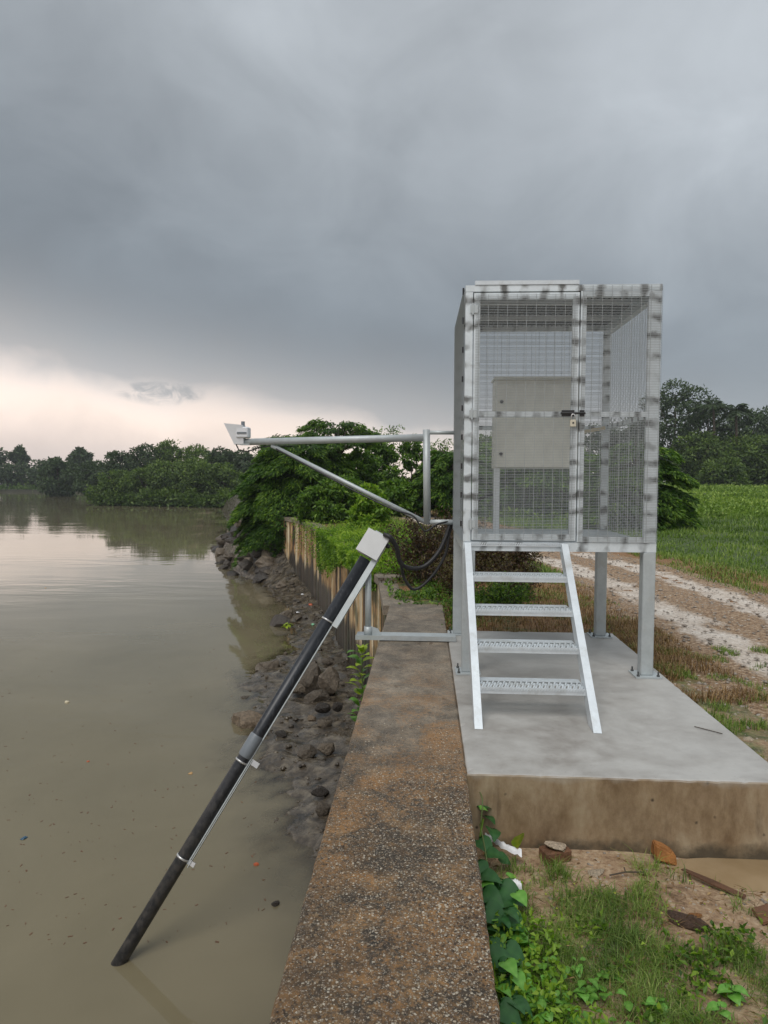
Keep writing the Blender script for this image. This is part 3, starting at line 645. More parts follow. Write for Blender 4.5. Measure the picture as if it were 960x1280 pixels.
# ------------------------------------------------------------------ steps
st = empty('metal_steps', (.72, 4.42, 0)); tag(st, 'steep galvanised steps with four serrated treads leading up to the cage door', 'steps')
S0 = Vector((.352, 4.43, .0)); S1 = Vector((.345, 5.69, ZB-.01)); T0 = Vector((1.098, 4.41, .0)); T1 = Vector((1.122, 5.68, ZB-.01))
def stringer(a, b, inward):
    a, b = a-Vector((.72, 4.42, 0)), b-Vector((.72, 4.42, 0)); d = (b-a).normalized()
    side = Vector((1, 0, 0)); n_ = side.cross(d).normalized()      # up-front normal
    if n_.y > 0: n_ = -n_
    h = .10; t = .006; fw = .052; mb = MB()
    # foot cut level with the slab
    ext = n_*h
    def slabp(p0, p1): pass
    k = d/d.z
    def foot(off): p = a+off; return p+k*(-p.z+.001)
    def head(off): p = b+off; return p
    s = side*(.5*fw); o_ = (s, -s, -s-n_*h, s-n_*h)
    q = [foot(x) for x in o_]+[head(x) for x in o_]
    mb.add(q, [(3,2,1,0),(4,5,6,7),(0,1,5,4),(1,2,6,5),(2,3,7,6),(3,0,4,7)])
    mb.build('stringer', M_STAIR, st)
stringer(S0, S1, 1)
stringer(T0, T1, 1)
for k in range(1, 5):
    z = .2155*k-.008; f = z/(ZB-.01); a = S0.lerp(S1, f); b = T0.lerp(T1, f)
    x0, x1 = a.x+.027-.72, b.x-.027-.72; y0 = (a.y+b.y)/2-4.42+.004; y1 = y0+.225
    tr = MB(); tr.box(x0, x1, y0-.004, y0, z-.045, z); tr.box(x0, x1, y1, y1+.004, z-.045, z)
    tr.box(x0, x0+.004, y0, y1, z-.045, z-.001); tr.box(x1-.004, x1, y0, y1, z-.045, z-.001)
    tread = tr.build('tread', M_STAIR, st)
    pl_ = MB()
    # raised rear plank then the pierced non-slip rows
    pl_.box(x0+.005, x1-.005, y0+.15, y1-.001, z-.004, z-.001)
    n = int((x1-x0)/.0375)
    for r_, yy in enumerate((.004, .048, .092)):
        for i in range(n):
            xa = x0+.006+i*(x1-x0-.012)/n+(0.012 if r_ % 2 else 0)
            pl_.obox((xa+.004, y0+yy, z-.006), (xa+.017, y0+yy+.037, z+.0015), .010, .004)
            pl_.obox((xa+.017, y0+yy, z-.010), (xa+.03, y0+yy+.037, z-.0065), .014, .003)
    tag(pl_.build('grip_plate', M_STAIR, tread), kind='stuff')
    nose = MB()
    for i in range(n*2): xa = x0+.004+i*(x1-x0-.008)/(n*2); nose.obox((xa, y0-.008, z-.022), (xa+.012, y0-.008, z-.004), .005, .007)
    tag(nose.build('serrated_nosing', M_STAIR, tread), kind='stuff')

# ------------------------------------------------------------------ boom
bo = empty('sensor_boom', (.28, 7.22, 1.6)); tag(bo, 'long grey steel boom with diagonal brace reaching out over the river from the cage', 'boom')
def bp_(name, pts, r, mat=M_GALV, n=12):
    mb = MB().tube(pts, r, n); return mb.build(name, mat, bo, True, None)
O = Vector(bo.location)
V_T, V_B = at(533, 537, y=7.2), at(534, 655, y=7.2)
B_L, B_R = at(307, 552.5, y=7.95), at(530, 547, y=7.2)
AT_T, AT_B = Vector((.30, 7.22, V_T.z+.0)), Vector((.30, 7.22, V_B.z+.02))
BR_T = at(340, 557, y=7.84)
for nm, pts, r in (('upright', [V_B-O, V_T-O], .037), ('main_arm', [B_R-O, B_L-O], .038), ('top_bracket', [V_T-Vector((0,0,.03))-O, AT_T-Vector((0,0,.03))-O], .02), ('lower_bracket', [V_B+Vector((.02,0,.02))-O, AT_B-O], .026), ('brace', [V_B-Vector((0.02,0,-.02))-O, BR_T-O], .024)):
    bp_(nm, pts, r)
MB().obox(BR_T-O+Vector((-.01, -.0, -.02)), BR_T-O+Vector((-.01, 0, .10)), .012, .06).build('gusset', M_GALV, bo)
# level sensor at the end
sn = empty('water_level_sensor', B_L+Vector((-.04, 0, 0))); tag(sn, 'white wedge-shaped sensor on the tip of the boom above the river', 'sensor')
hd = MB(); hd.add([(-.19, -.08, .21), (-.19, .08, .21), (-.08, .05, -.03), (-.08, -.05, -.03), (.02, -.08, .19), (.02, .08, .19), (.03, .05, -.02), (.03, -.05, -.02)], [(0,1,2,3)[::-1], (4,5,6,7), (0,4,7,3), (1,2,6,5), (0,1,5,4), (3,7,6,2)])
hd.build('horn', M_WHITEP, sn)
MB().box(-.055, .085, -.075, .075, .045, .17, .012).build('housing', M_WHITEP, sn)
MB().box(-.04, .07, -.082, -.076, .09, .11).build('label_band', M_GREYP, sn)
MB().tube([(.01, 0, .17), (.01, 0, .235)], .022, 8).build('gland', M_GREYP, sn)
MB().box(-.03, .10, -.05, .05, -.035, -.021).build('mounting_plate', M_GALV, sn)
MB().tube([(-.07, 0, -.03), (-.04, 0, -.09), (.06, 0, -.11), (.2, 0, -.06), (.34, 0, -.045), (.6, -.02, -.045)], .008, 6).build('cable', M_CABLE, sn, True)

# ------------------------------------------------------------------ slanting sensor pipe
sp_ = empty('sensor_pipe', at(460, 796, z=.02)); tag(sp_, 'black slanting pipe running from a grey box on the wall down into the river', 'pipe'); O = Vector(sp_.location)
P0, P1 = Vector((-.600, 6.93, .80)), Vector((-2.71, 5.67, -2.75)); pd = (P1-P0).normalized()
PR = .059
def pp(t): return P0.lerp(P1, t)-O
MB().tube([pp(0), pp(1)], PR, 24).build('pipe', M_BLACK, sp_, True)
MB().tube([pp(.452), pp(.456), pp(.500), pp(.504)], [PR+.003, PR+.009, PR+.009, PR+.003], 24, False).build('coupling', M_GREYP, sp_, True)
side = Vector((1, .0, 0)); side = (side-pd*side.dot(pd)).normalized(); fwd = pd.cross(side).normalized()
if fwd.y > 0: fwd = -fwd      # fwd points to the viewer's side of the pipe
for t in (.165, .515, .735):
    c = pp(t); mb = MB(); mb.tube([c-pd*.008, c+pd*.008], PR+.006, 24); mb.build('strap', M_STRAP, sp_, True)
def along_pipe(name, t0, t1, off, w, h, mat):
    a, b = pp(t0)+side*off, pp(t1)+side*off
    return MB().obox(a, b, w, h, fwd).build(name, mat, sp_)
along_pipe('channel', -.015, .17, PR+.034, .058, .05, M_GALV)
along_pipe('angle_rail', .171, .74, PR+.008, .011, .03, M_GALV)
along_pipe('angle_rail', .500, .745, PR+.026, .005, .04, M_GALV)
MB().obox(pp(.505)+side*(PR+.02), pp(.505)+side*(PR+.10), .05, .02, fwd).build('clamp_ear', M_STRAP, sp_)
MB().obox(pp(.735)+side*(PR+.01), pp(.735)+side*(PR+.07), .04, .02, fwd).build('clamp_ear', M_STRAP, sp_)
bc = pp(-.035)
jb = MB().obox(bc-pd*.125, bc+pd*.115, .225, .12, fwd).build('junction_box', M_BOX, sp_)
MB().obox(bc-pd*.132+fwd*.066, bc+pd*.122+fwd*.066, .24, .012, fwd).build('box_lid', M_BOX, jb)
MB().obox(bc-pd*.15, bc-pd*.127, .10, .08, fwd).build('box_flange', M_GALV, jb)
MB().tube([bc+side*.115-pd*.07, bc+side*.15-pd*.08], .022, 10).build('cable_gland', M_DARK, jb)
pt = at(463, 712, y=7.0)-O; pb_ = at(460, 794, z=.03)-O
MB().tube([pb_, Vector((pb_.x, pb_.y, pt.z))], .031, 14).build('support_post', M_GALV, sp_, True)
MB().tube([pb_, pb_+Vector((0, 0, .09))], .040, 14).build('post_socket', M_GALV, sp_, True)
gs = MB(); gs.add([(pb_.x+.03, pb_.y-.004, .0), (pb_.x+.14, pb_.y-.004, .0), (pb_.x+.10, pb_.y-.004, .07), (pb_.x+.03, pb_.y-.004, .09), (pb_.x+.03, pb_.y+.004, .0), (pb_.x+.14, pb_.y+.004, .0), (pb_.x+.10, pb_.y+.004, .07), (pb_.x+.03, pb_.y+.004, .09)], [(0,1,2,3),(7,6,5,4),(0,4,5,1),(1,5,6,2),(2,6,7,3),(3,7,4,0)])
gs.v = [(x, y, z+.01) for x, y, z in gs.v]; gs.build('gusset', M_GALV, sp_)
bb = MB(); xa, xb = at(444, 798, z=.02).x, .31; ya = at(444, 800, z=.0).y
bb.box(xa-O.x, xb-O.x, ya-O.y, ya+.24-O.y, -.012, .012); bb.box(xa-O.x, xb-O.x, ya-.008-O.y, ya-O.y-.001, -.016, .03)
bb.build('base_bar', M_GALV, sp_)

# black hanging conduits
def smooth_path(pts, n=8):
    pts = [Vector(p) for p in pts]; out = []
    for i in range(len(pts)-1):
        p0, p1, p2, p3 = pts[max(i-1, 0)], pts[i], pts[i+1], pts[min(i+2, len(pts)-1)]
        for k in range(n):
            t = k/n; out.append(.5*((2*p1)+(p2-p0)*t+(2*p0-5*p1+4*p2-p3)*t*t+(3*p1-p0-3*p2+p3)*t**3))
    return out+[pts[-1]]
def cable(pix, r, label, name='cable', ribs=False, y=None):
    pts = smooth_path([at(u, v, y=yy) for u, v, yy in pix], 14 if ribs else 8)
    rs = [r*(1+.10*(i % 2)) for i in range(len(pts))] if ribs else r
    base = pts[0].copy(); mb = MB().tube([p-base for p in pts], rs, 9)
    o = mb.build(name, M_CABLE, None, True); o.location = base; tag(o, label, 'cable'); return o
cable([(480, 668, 6.93), (488, 672, 6.9), (496, 685, 6.95), (500, 702, 7.0), (511, 710, 7.05), (530, 708, 7.1), (547, 692, 7.15), (557, 672, 7.2), (563, 655, 7.24), (570, 648, 7.3)], .021, 'upper of two black corrugated cables looping from the pipe box to the cage', ribs=True)
cable([(482, 671, 6.98), (492, 680, 7.0), (500, 700, 7.05), (505, 722, 7.1), (515, 736, 7.12), (528, 732, 7.14), (545, 714, 7.17), (557, 692, 7.2), (561, 670, 7.22), (566, 652, 7.28)], .015, 'lower and thinner black cable drooping from the pipe box to the cage')
cable([(345, 561, 7.76), (390, 585, 7.62), (440, 612, 7.42), (490, 636, 7.27), (515, 644, 7.16), (524, 655, 7.14), (532, 664, 7.13), (545, 656, 7.15), (560, 652, 7.2), (568, 652, 7.26)], .009, 'thin black cable tied under the diagonal brace of the boom')

# ------------------------------------------------------------------ rocks
def rock_mesh(seed, mat, flat=.65, sub=3, jag=.42):
    import bmesh
    bm = bmesh.new(); bmesh.ops.create_icosphere(bm, subdivisions=sub, radius=1)
    for v in bm.verts:
        p = v.co.copy(); q = p*1.1+Vector((seed*7.3, seed*3.1, 0)); k = 1+jag*noise.noise(q)+.16*noise.noise(q*2.7)+.06*noise.noise(q*6)
        # facet it: clamp against a few random planes
        v.co = p*k
    rr = random.Random(seed)
    for _ in range(7):
        d = Vector((rr.gauss(0, 1), rr.gauss(0, 1), rr.gauss(0, 1))).normalized(); lim = rr.uniform(.55, .8)
        for v in bm.verts:
            e_ = v.co.dot(d)
            if e_ > lim: v.co -= d*(e_-lim)*.9
    for v in bm.verts: v.co.z *= flat
    me = bpy.data.meshes.new('rock'); bm.to_mesh(me); bm.free(); me.materials.append(mat); me.shade_smooth(); me.set_sharp_from_angle(angle=R(32)); return me
RK = [rock_mesh(i, M_ROCK, random.uniform(.5, .8)) for i in range(7)]
RK2 = [rock_mesh(20+i, M_ROCK2, random.uniform(.6, .85)) for i in range(4)]
RKD = [rock_mesh(40+i, M_DROCK, random.uniform(.5, .75), 2) for i in range(5)]
def rock(x, y, z, s, lib, label, group=None, sc=None, rot=None, name='rock'):
    o = link(name, random.choice(lib), None, (x, y, z), rot or (random.uniform(-.3, .3), random.uniform(-.3, .3), random.uniform(0, 6.28)), sc or (s*random.uniform(.8, 1.25), s*random.uniform(.75, 1.1), s*random.uniform(.7, 1.1)))
    return tag(o, label, 'rock', group)
def rockpx(u, v, wpx, hpx, lib, label, z=WATER+.1, **k):
    p = at(u, v, z=z); d = p.y/FPX
    return rock(p.x, p.y, z, 0, lib, label, sc=(wpx*d/2, wpx*d/2.2, max(hpx*d/2, .04)/.65), rot=(0, 0, random.uniform(-.5, .5)), **k)
rockpx(312, 900, 46, 28, RK2, 'rounded brown rock standing alone in the water beside the mud', z=WATER+.05)
rockpx(352, 777, 34, 28, RKD, 'dark lump with yellow-green sprig at the tip of the mud', z=WATER+.1)
rockpx(335, 835, 34, 24, RK, 'low wet rock at the water line where the mud juts out', z=WATER+.05)
rockpx(386, 846, 50, 46, RK, 'large blocky grey-brown rock behind the pipe at the wall foot', z=WATER+.3)
rockpx(412, 854, 34, 34, RK, 'tilted slab-like rock right of the large blocky one', z=WATER+.35)
rockpx(403, 885, 20, 20, RKD, 'small cube-like dark rock on the smooth mud', z=WATER+.25)
rockpx(421, 884, 17, 16, RKD, 'smaller of two dark cube-like rocks nearest the wall on the mud', z=WATER+.3)
rockpx(390, 898, 14, 6, RK2, 'little flat orange-brown stone lying on the mud', z=WATER+.2)
rockpx(372, 862, 20, 14, RK, 'wet rock half behind the black pipe coupling', z=WATER+.2)
rockpx(322, 664, 30, 24, RK2, 'big pale brown boulder at the top of the rock heap', z=-1.9)
rockpx(314, 690, 22, 26, RK2, 'upright tan boulder on the river side of the heap', z=-2.2)
rockpx(347, 712, 30, 14, RK, 'flat broad rock sloping into the bay', z=-2.4)
rockpx(283, 700, 12, 5, RKD, 'small dark rock poking out of the river left of the heap', z=WATER+.02)
rockpx(344, 1131, 13, 10, RKD, 'dark stone just breaking the surface near the wall', z=WATER+.0)
rockpx(405, 1012, 22, 20, RK, 'muddy lump nearest the viewer against the wall foot', z=WATER+.15)
rockpx(400, 990, 24, 20, RKD, 'dark clod on the mud just beyond the nearest lump', z=WATER+.15)
rockpx(384, 940, 30, 18, RK, 'wide muddy clod in the middle of the mud flat', z=WATER+.15)
rockpx(408, 935, 26, 18, RK, 'muddy clod beside the wall at the middle of the flat', z=WATER+.2)
n = 0; tries = 0
while n < 48 and tries < 3000:
    tries += 1; y = random.choice((random.uniform(7.2, 15), random.uniform(9, 24), random.uniform(20, 29))); xs, xw = interp(SHORE, y), xl(y)
    x = random.uniform(xs-.35, xw-.15); s = .025+.16*random.random()**2.6*(1+y/30)+.02*y/15
    z = mudz(x, y)
    if z < WATER-.12 or (8 < y < 10.2 and random.random() < .5): continue
    rock(x, y, z+s*.12, s, random.choice((RK, RK, RKD)), 'mud-coated stone among many scattered on the mud under the wall', 'stones scattered on the mud under the wall', name='stone'); n += 1
n = 0; tries = 0
while n < 80 and tries < 3000:
    tries += 1; y = random.uniform(27, 50); xs, xw = interp(SHORE, y), xl(y)
    x = random.uniform(xs-.5, xw); s = random.uniform(.18, .55)*(.7+y/90)
    z = mudz(x, y)
    if z < WATER-.3: continue
    rock(x, y, z+s*.1, s, random.choice((RKD, RKD, RKD, RK)), 'dark jagged rock in the heap under the overhanging tree', 'rocks heaped under the overhanging tree', name='boulder'); n += 1
# small lumps of mud and gravel nobody could count
cl = MB(); ico = [Vector(v) for v in ((0,0,1),(.9,0,-.3),(-.45,.8,-.3),(-.45,-.8,-.3),(.4,.7,.4),(.4,-.7,.4),(-.85,0,.35))]
def clod(mb, p, s):
    q = [Vector((v.x*random.uniform(.6, 1.3), v.y*random.uniform(.6, 1.3), v.z*random.uniform(.5, 1)))*s for v in ico[:4]]+[]
    a = random.uniform(0, 6.28); c_, s_ = math.cos(a), math.sin(a)
    # eight-sided lump: octahedron with jitter
    pts = [(s, 0, 0), (0, s, 0), (-s, 0, 0), (0, -s, 0), (0, 0, s*.7), (0, 0, -s*.5)]
    pts = [(x*random.uniform(.6, 1.3), y*random.uniform(.6, 1.3), z*random.uniform(.6, 1.2)) for x, y, z in pts]
    mb.add([(p[0]+x*c_-y*s_, p[1]+x*s_+y*c_, p[2]+z) for x, y, z in pts], [(0,1,4),(1,2,4),(2,3,4),(3,0,4),(1,0,5),(2,1,5),(3,2,5),(0,3,5)])
for _ in range(420):
    y = 5.5+24*random.random()**1.4; xs, xw = interp(SHORE, y), xl(y); x = random.uniform(xs-.25, xw-.05); z = mudz(x, y)
    if z < WATER-.04: continue
    clod(cl, (x, y, z), random.uniform(.012, .05)*(1+y/25))
tag(cl.build('mud_clods', M_MUD, None, True), 'small clods and pebbles strewn over the mud', 'mud clods', kind='stuff')

# ------------------------------------------------------------------ trees and bushes
def scatter(fn, n, cap=9):
    out = []; k = 0
    while len(out) < n and k < n*cap:
        k += 1; p = fn()
        if p is not None: out.append(p)
    return np.array(out)
def lumps_points(lumps, n, shell=.55):
    w = np.array([l[3]*l[4]*l[5] for l in lumps])**.67; k = rng.choice(len(lumps), n, p=w/w.sum())
    Lm = np.array(lumps)[k]; d = unit(rng.normal(size=(n, 3))); r = (shell+(1-shell)*rng.random(n))[:, None]*(1+.12*rng.normal(size=(n, 1)))
    return Lm[:, :3]+d*r*Lm[:, 3:6], d
def tree(name, x, y, h, r, mat, label, cat='tree', n=4500, leaf=.4, nl=11, trunk=.3, base=None, group=None, spread=1., low=.12, flat=.75, gaps=0.35, seed=None):
    z0 = zland(x, y)-.1 if base is None else base
    root = empty(name, (x, y, z0)); tag(root, label, cat, group)
    rr = random.Random(seed if seed is not None else hash((round(x, 2), round(y, 2))) % 9999)
    lumps = []
    for i in range(nl):
        f = (i+.5)/nl; a = i*2.4+rr.uniform(-.4, .4); zz = h*(low+(.86-low)*f**.8); rad = r*spread*(.78*math.sqrt(max(.05, 1-((f-.35)/.75)**2)))
        q = rr.uniform(.45, 1.); s = r*rr.uniform(.34, .56)*(1-.3*f)
        lumps.append((math.cos(a)*rad*q, math.sin(a)*rad*q, zz, s, s, s*flat*rr.uniform(.7, 1.1)))
    lumps.append((0, 0, h*.88, r*.38, r*.38, h*.12))
    P, d = lumps_points(lumps, n)
    # leave gaps
    keep = np.array([noise.noise(Vector(p)*(1.6/r)*1.7+Vector((x, y, 0))) for p in P]) > -gaps*.6
    P, d = P[keep], d[keep]
    D = d+rng.normal(size=P.shape)*.6+np.array([0, 0, -.15])
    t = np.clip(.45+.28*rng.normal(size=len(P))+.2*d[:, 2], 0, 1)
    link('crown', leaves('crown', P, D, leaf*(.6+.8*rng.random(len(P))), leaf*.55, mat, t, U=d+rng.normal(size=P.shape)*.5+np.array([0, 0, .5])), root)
    tr = MB(); tr.tube([(0, 0, -.3), (rr.uniform(-.1, .1)*r*.3, 0, h*.3), (0, rr.uniform(-.1, .1)*r*.3, h*.62), (0, 0, h*.85)], [trunk, trunk*.8, trunk*.5, trunk*.15], 7)
    for l in lumps[::2]: tr.tube([(0, 0, h*rr.uniform(.15, .45)), (l[0]*.5, l[1]*.5, l[2]*.75), (l[0], l[1], l[2])], [trunk*.45, trunk*.3, trunk*.1], 5)
    tr.build('trunk', M_BARK, root, True); return root
def treepx(name, u, vtop, y, wpx, mat, label, **k):
    p = at(u, vtop, y=y); z0 = zland(p.x, y) if 'base' not in k else k['base']
    return tree(name, p.x, y, max(.5, p.z-z0)*1.04, wpx*y/FPX/2, mat, label, **k)
# far left bank
G1 = 'trees on the far left bank'
for u, vt, y, w, lab in ((-24, 560, 212, 50, 'leftmost pale tree on the far bank, cut by the picture edge'), (24, 561, 215, 19, 'tall thin-crowned tree at far left standing above its neighbours'), (8, 582, 206, 60, 'low bushy tree on the far bank beneath the tall thin one'), (62, 578, 208, 60, 'low rounded tree on the far bank, second from the left edge'),
                         (100, 562, 196, 22, 'open-crowned tree rising above the far bank midway to the mangroves'), (78, 586, 232, 70, 'hazy low tree behind the far bank, left of the broad dark tree'), (112, 586, 204, 60, 'squat dark tree at the far water edge by the channel bend'), (-60, 585, 215, 80, 'dim tree beyond the left edge of the far bank')):
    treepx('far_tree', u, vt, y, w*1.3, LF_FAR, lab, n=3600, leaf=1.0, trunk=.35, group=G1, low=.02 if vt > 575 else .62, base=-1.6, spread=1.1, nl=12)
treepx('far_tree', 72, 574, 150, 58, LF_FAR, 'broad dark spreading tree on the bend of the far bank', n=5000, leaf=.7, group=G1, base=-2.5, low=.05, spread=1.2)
# mangrove point
G2 = 'trees on the wooded point across the bay'
for u, vt, y, w, mt, lab in ((150, 566, 128, 50, LF_FAR, 'dark round tree at the left end of the wooded point'), (185, 558, 126, 60, LF_FAR, 'broad flat-topped dark tree on the wooded point'), (212, 552, 124, 46, LF_MID, 'thin-topped tree standing highest on the wooded point'),
        (245, 558, 122, 56, LF_MID, 'airy light-topped tree on the wooded point, left of the sensor'), (275, 562, 124, 50, LF_FAR, 'tree on the wooded point just below the sensor'), (150, 590, 104, 54, LF_MID, 'low green mangrove at the left tip of the point'), (182, 586, 103.5, 50, LF_MID, 'low green mangrove second from the left tip of the point'),
        (215, 580, 104, 54, LF_MID, 'rounded green mangrove at the middle of the water edge'), (248, 576, 104, 56, LF_MID, 'bushy green mangrove right of the middle of the water edge'), (280, 580, 104, 44, LF_MID, 'green mangrove at the right end of the point, near the dark tree'), (300, 566, 128, 50, LF_FAR, 'grey-green tree behind the right end of the point'), (330, 560, 125, 60, LF_FAR, 'tree behind the dark feathery tree, on the wooded point'), (120, 578, 135, 40, LF_FAR, 'small dark tree where the wooded point meets the far bank')):
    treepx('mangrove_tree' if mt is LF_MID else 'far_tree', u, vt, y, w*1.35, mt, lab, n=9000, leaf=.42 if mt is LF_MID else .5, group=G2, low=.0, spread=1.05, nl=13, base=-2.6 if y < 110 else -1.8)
# low thicket along the far water's edge, one mass
def fringe():
    a, b, c_, hmx = random.choice((((-27.5, 97.2), (-49, 102.2), 2, 2.6),)*4+(((-49, 102.2), (-66, 149), 3, 2.6),)*2+(((-66, 149), (-83, 188), 4, 4),)+(((-83, 190), (-330, 199), 6, 2.6),)*4)
    t = random.random(); x = a[0]+(b[0]-a[0])*t+random.uniform(-.5, 1)*c_; y = a[1]+(b[1]-a[1])*t+random.uniform(-.7, 2)*c_*.6
    h_ = hmx*(.55+.6*noise.noise(Vector((x*.12, y*.12, 1)))+.3*noise.noise(Vector((x*.6, y*.6, 1)))); return (x, y, WATER+.1+max(.5, h_)*random.random()**.8)
P = scatter(fringe, 24000); tn = np.clip(.5+.22*rng.normal(size=len(P))+.1*(P[:, 2]-WATER-2), 0, 1)
o = link('thicket', leaves('thicket', P, rng.normal(size=P.shape)+[0, -.3, .2], .30+.0035*P[:, 1], .2+.002*P[:, 1], LF_MID, tn)); tag(o, 'unbroken low thicket at the water edge across the river', 'thicket', kind='stuff')
# right-hand tree line beyond the field
G3 = 'tall trees beyond the field'
for u, vt, y, w, lab in ((845, 478, 112, 78, 'tallest rounded dark tree beside the right edge of the cage'), (886, 500, 116, 60, 'dark tree beyond the field, between the tallest and the palms'), (925, 512, 114, 64, 'dense dark tree under the right palm'), (962, 512, 118, 60, 'dark tree at the right picture edge beyond the field'), (872, 540, 106, 60, 'lower dark tree in front of the tallest one'), (915, 548, 106, 70, 'lower bushy tree at the field edge below the palms'), (955, 545, 106, 60, 'lower tree at the field edge touching the right picture edge'),
        (905, 575, 100, 50, 'lighter low bush at the far field edge'), (1010, 520, 115, 80, 'dark tree just outside the right edge'), (795, 520, 118, 70, 'dark tree seen through the right mesh of the cage'), (740, 532, 120, 70, 'dark tree seen through the narrow mesh panel'), (690, 536, 122, 70, 'dark tree seen behind the cabinet right half'), (640, 540, 122, 70, 'dark tree seen behind the cabinet left half'), (600, 545, 124, 60, 'dark tree seen past the left cage post')):
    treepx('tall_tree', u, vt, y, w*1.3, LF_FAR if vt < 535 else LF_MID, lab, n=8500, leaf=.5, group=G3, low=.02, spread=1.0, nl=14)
def palm(u, vt, y, label):
    p = at(u, vt, y=y); z0 = zland(p.x, y); h = p.z-z0; root = empty('palm_tree', (p.x, y, z0)); tag(root, label, 'palm')
    MB().tube([(0, 0, -.3), (.3, 0, h*.5), (0, 0, h*.9)], [.25, .2, .15], 7).build('trunk', M_BARK, root, True)
    for k in range(16):
        a = k*.393*1.0+random.uniform(-.2, .2); el = random.uniform(-.2, 1.1); ln = 2.6*random.uniform(.8, 1.1); t = np.linspace(.08, 1, 26)
        o_ = np.array([math.cos(a), math.sin(a), 0]); C = np.stack([o_[0]*t*ln*math.cos(el), o_[1]*t*ln*math.cos(el), h*.9+ln*(math.sin(el)*t-.55*t*t)], 1)
        s = np.array([-o_[1], o_[0], 0]); Pn = np.concatenate([C, C]); Dn = np.concatenate([np.tile(s+o_*.6+[0, 0, -.5], (26, 1)), np.tile(-s+o_*.6+[0, 0, -.5], (26, 1))])
        link('frond', leaves('frond', Pn, Dn, .8, .14, LF_FAR), root)
palm(892, 496, 106, 'palm with ragged top standing left in the tree line on the right'); palm(920, 501, 106, 'palm with rounder top right of the ragged palm')

# layered feathery tree: pinnate leaves on flat drooping sprays
def feathery(x, y, z0, h, r, label, mat, n_br=120, per=240, frond=.34, name='feathery_tree', group=None, topflat=True, droop=.5, lowz=.1, trunk=.16, lean=(0, 0)):
    root = empty(name, (x, y, z0)); tag(root, label, 'tree', group)
    rr = random.Random(int(x*100)+5); Ps, Ds, Us, Ts = [], [], [], []; tr = MB()
    tr.tube([(0, 0, -.3), (.1, .05, h*.25), (lean[0]*.5, lean[1]*.5, h*.55), (lean[0], lean[1], h*.8)], [trunk, trunk*.8, trunk*.6, trunk*.25], 8)
    for i in range(n_br):
        f = (i+.5)/n_br; a = i*2.39996+rr.uniform(-.3, .3); zs = h*(lowz+(.95-lowz)*f)
        R_ = r*math.sqrt(max(.06, 1-((f-.25)/.85)**2))*rr.uniform(.72, 1.08); s0 = rr.uniform(.15, .45)
        o_ = np.array([math.cos(a), math.sin(a), 0.]); s_ = np.array([-o_[1], o_[0], 0.]); cx, cy = lean[0]*f, lean[1]*f
        rise = rr.uniform(.05, .3)*R_; dr_ = droop*R_*rr.uniform(.7, 1.2)*(1-.45*f)
        m = max(20, int(per*(R_/r)))
        t = s0+(1-s0)*np.sqrt(rng.random(m)); wsp = .55*np.sin(np.pi*np.clip((t-s0)/(1-s0), 0, 1)*.85+.25)*R_*.42
        lat = rng.uniform(-1, 1, m)*wsp
        P = np.stack([cx+o_[0]*t*R_+s_[0]*lat, cy+o_[1]*t*R_+s_[1]*lat, zs+rise*np.sin(t*2.2)-dr_*t*t-np.abs(lat)*.25+rng.normal(size=m)*.05*h/4], 1)
        D = o_*1.0+s_[None]*(lat/(wsp+.01))[:, None]*.9+np.array([0, 0, -.45])+rng.normal(size=(m, 3))*.22
        Ps.append(P); Ds.append(D); Us.append(np.tile([0, 0, 1.], (m, 1))+rng.normal(size=(m, 3))*.35); Ts.append(np.clip(.28+.45*f*0+.25*rng.normal(size=m)+.35*(t-.5)+rr.uniform(-.18, .18), 0, 1))
        if i % 3 == 0: tr.tube([(cx*.8, cy*.8, zs*.85), (cx+o_[0]*R_*.4, cy+o_[1]*R_*.4, zs+rise*.75-dr_*.15), (cx+o_[0]*R_*.92, cy+o_[1]*R_*.92, zs+rise*.8-dr_*.85)], [trunk*.28, trunk*.16, .012], 4)
    P, D, U, T = map(np.concatenate, (Ps, Ds, Us, Ts))
    link('crown', leaves('crown', P, D, frond*(.6+.7*rng.random(len(P))), frond*.3, mat, T, U=U), root)
    tr.build('trunk', M_BARK, root, True); return root
feathery(-5.55, 31.2, -.55, 4.1, 3.15, 'big dark feathery-leaved tree overhanging the river at the end of the pile wall', LF_DARK, 230, 400, .21, droop=.62, lowz=.02)
feathery(-4.0, 32.0, 0, 4.25, 2.1, 'thin flat-topped spray of branches above the big feathery tree', LF_DARK, 34, 240, .20, droop=.18, lowz=.72)
feathery(1.2, 30.5, .0, 2.9, 1.9, 'dark layered tree behind the boom upright', LF_DARK, 100, 230, .22, droop=.45, lowz=.1)
feathery(7.2, 24.5, .0, 2.9, 2.15, 'dark layered tree reaching out right of the cage', LF_DARK, 110, 260, .2, droop=.5, lowz=.05)
feathery(5.4, 33, .05, 3.6, 2.8, 'dark layered tree seen through the mesh right of the cabinet', LF_DARK, 90, 150, .32, droop=.4, lowz=.08)
GB = 'bushes behind the wall and the cage'
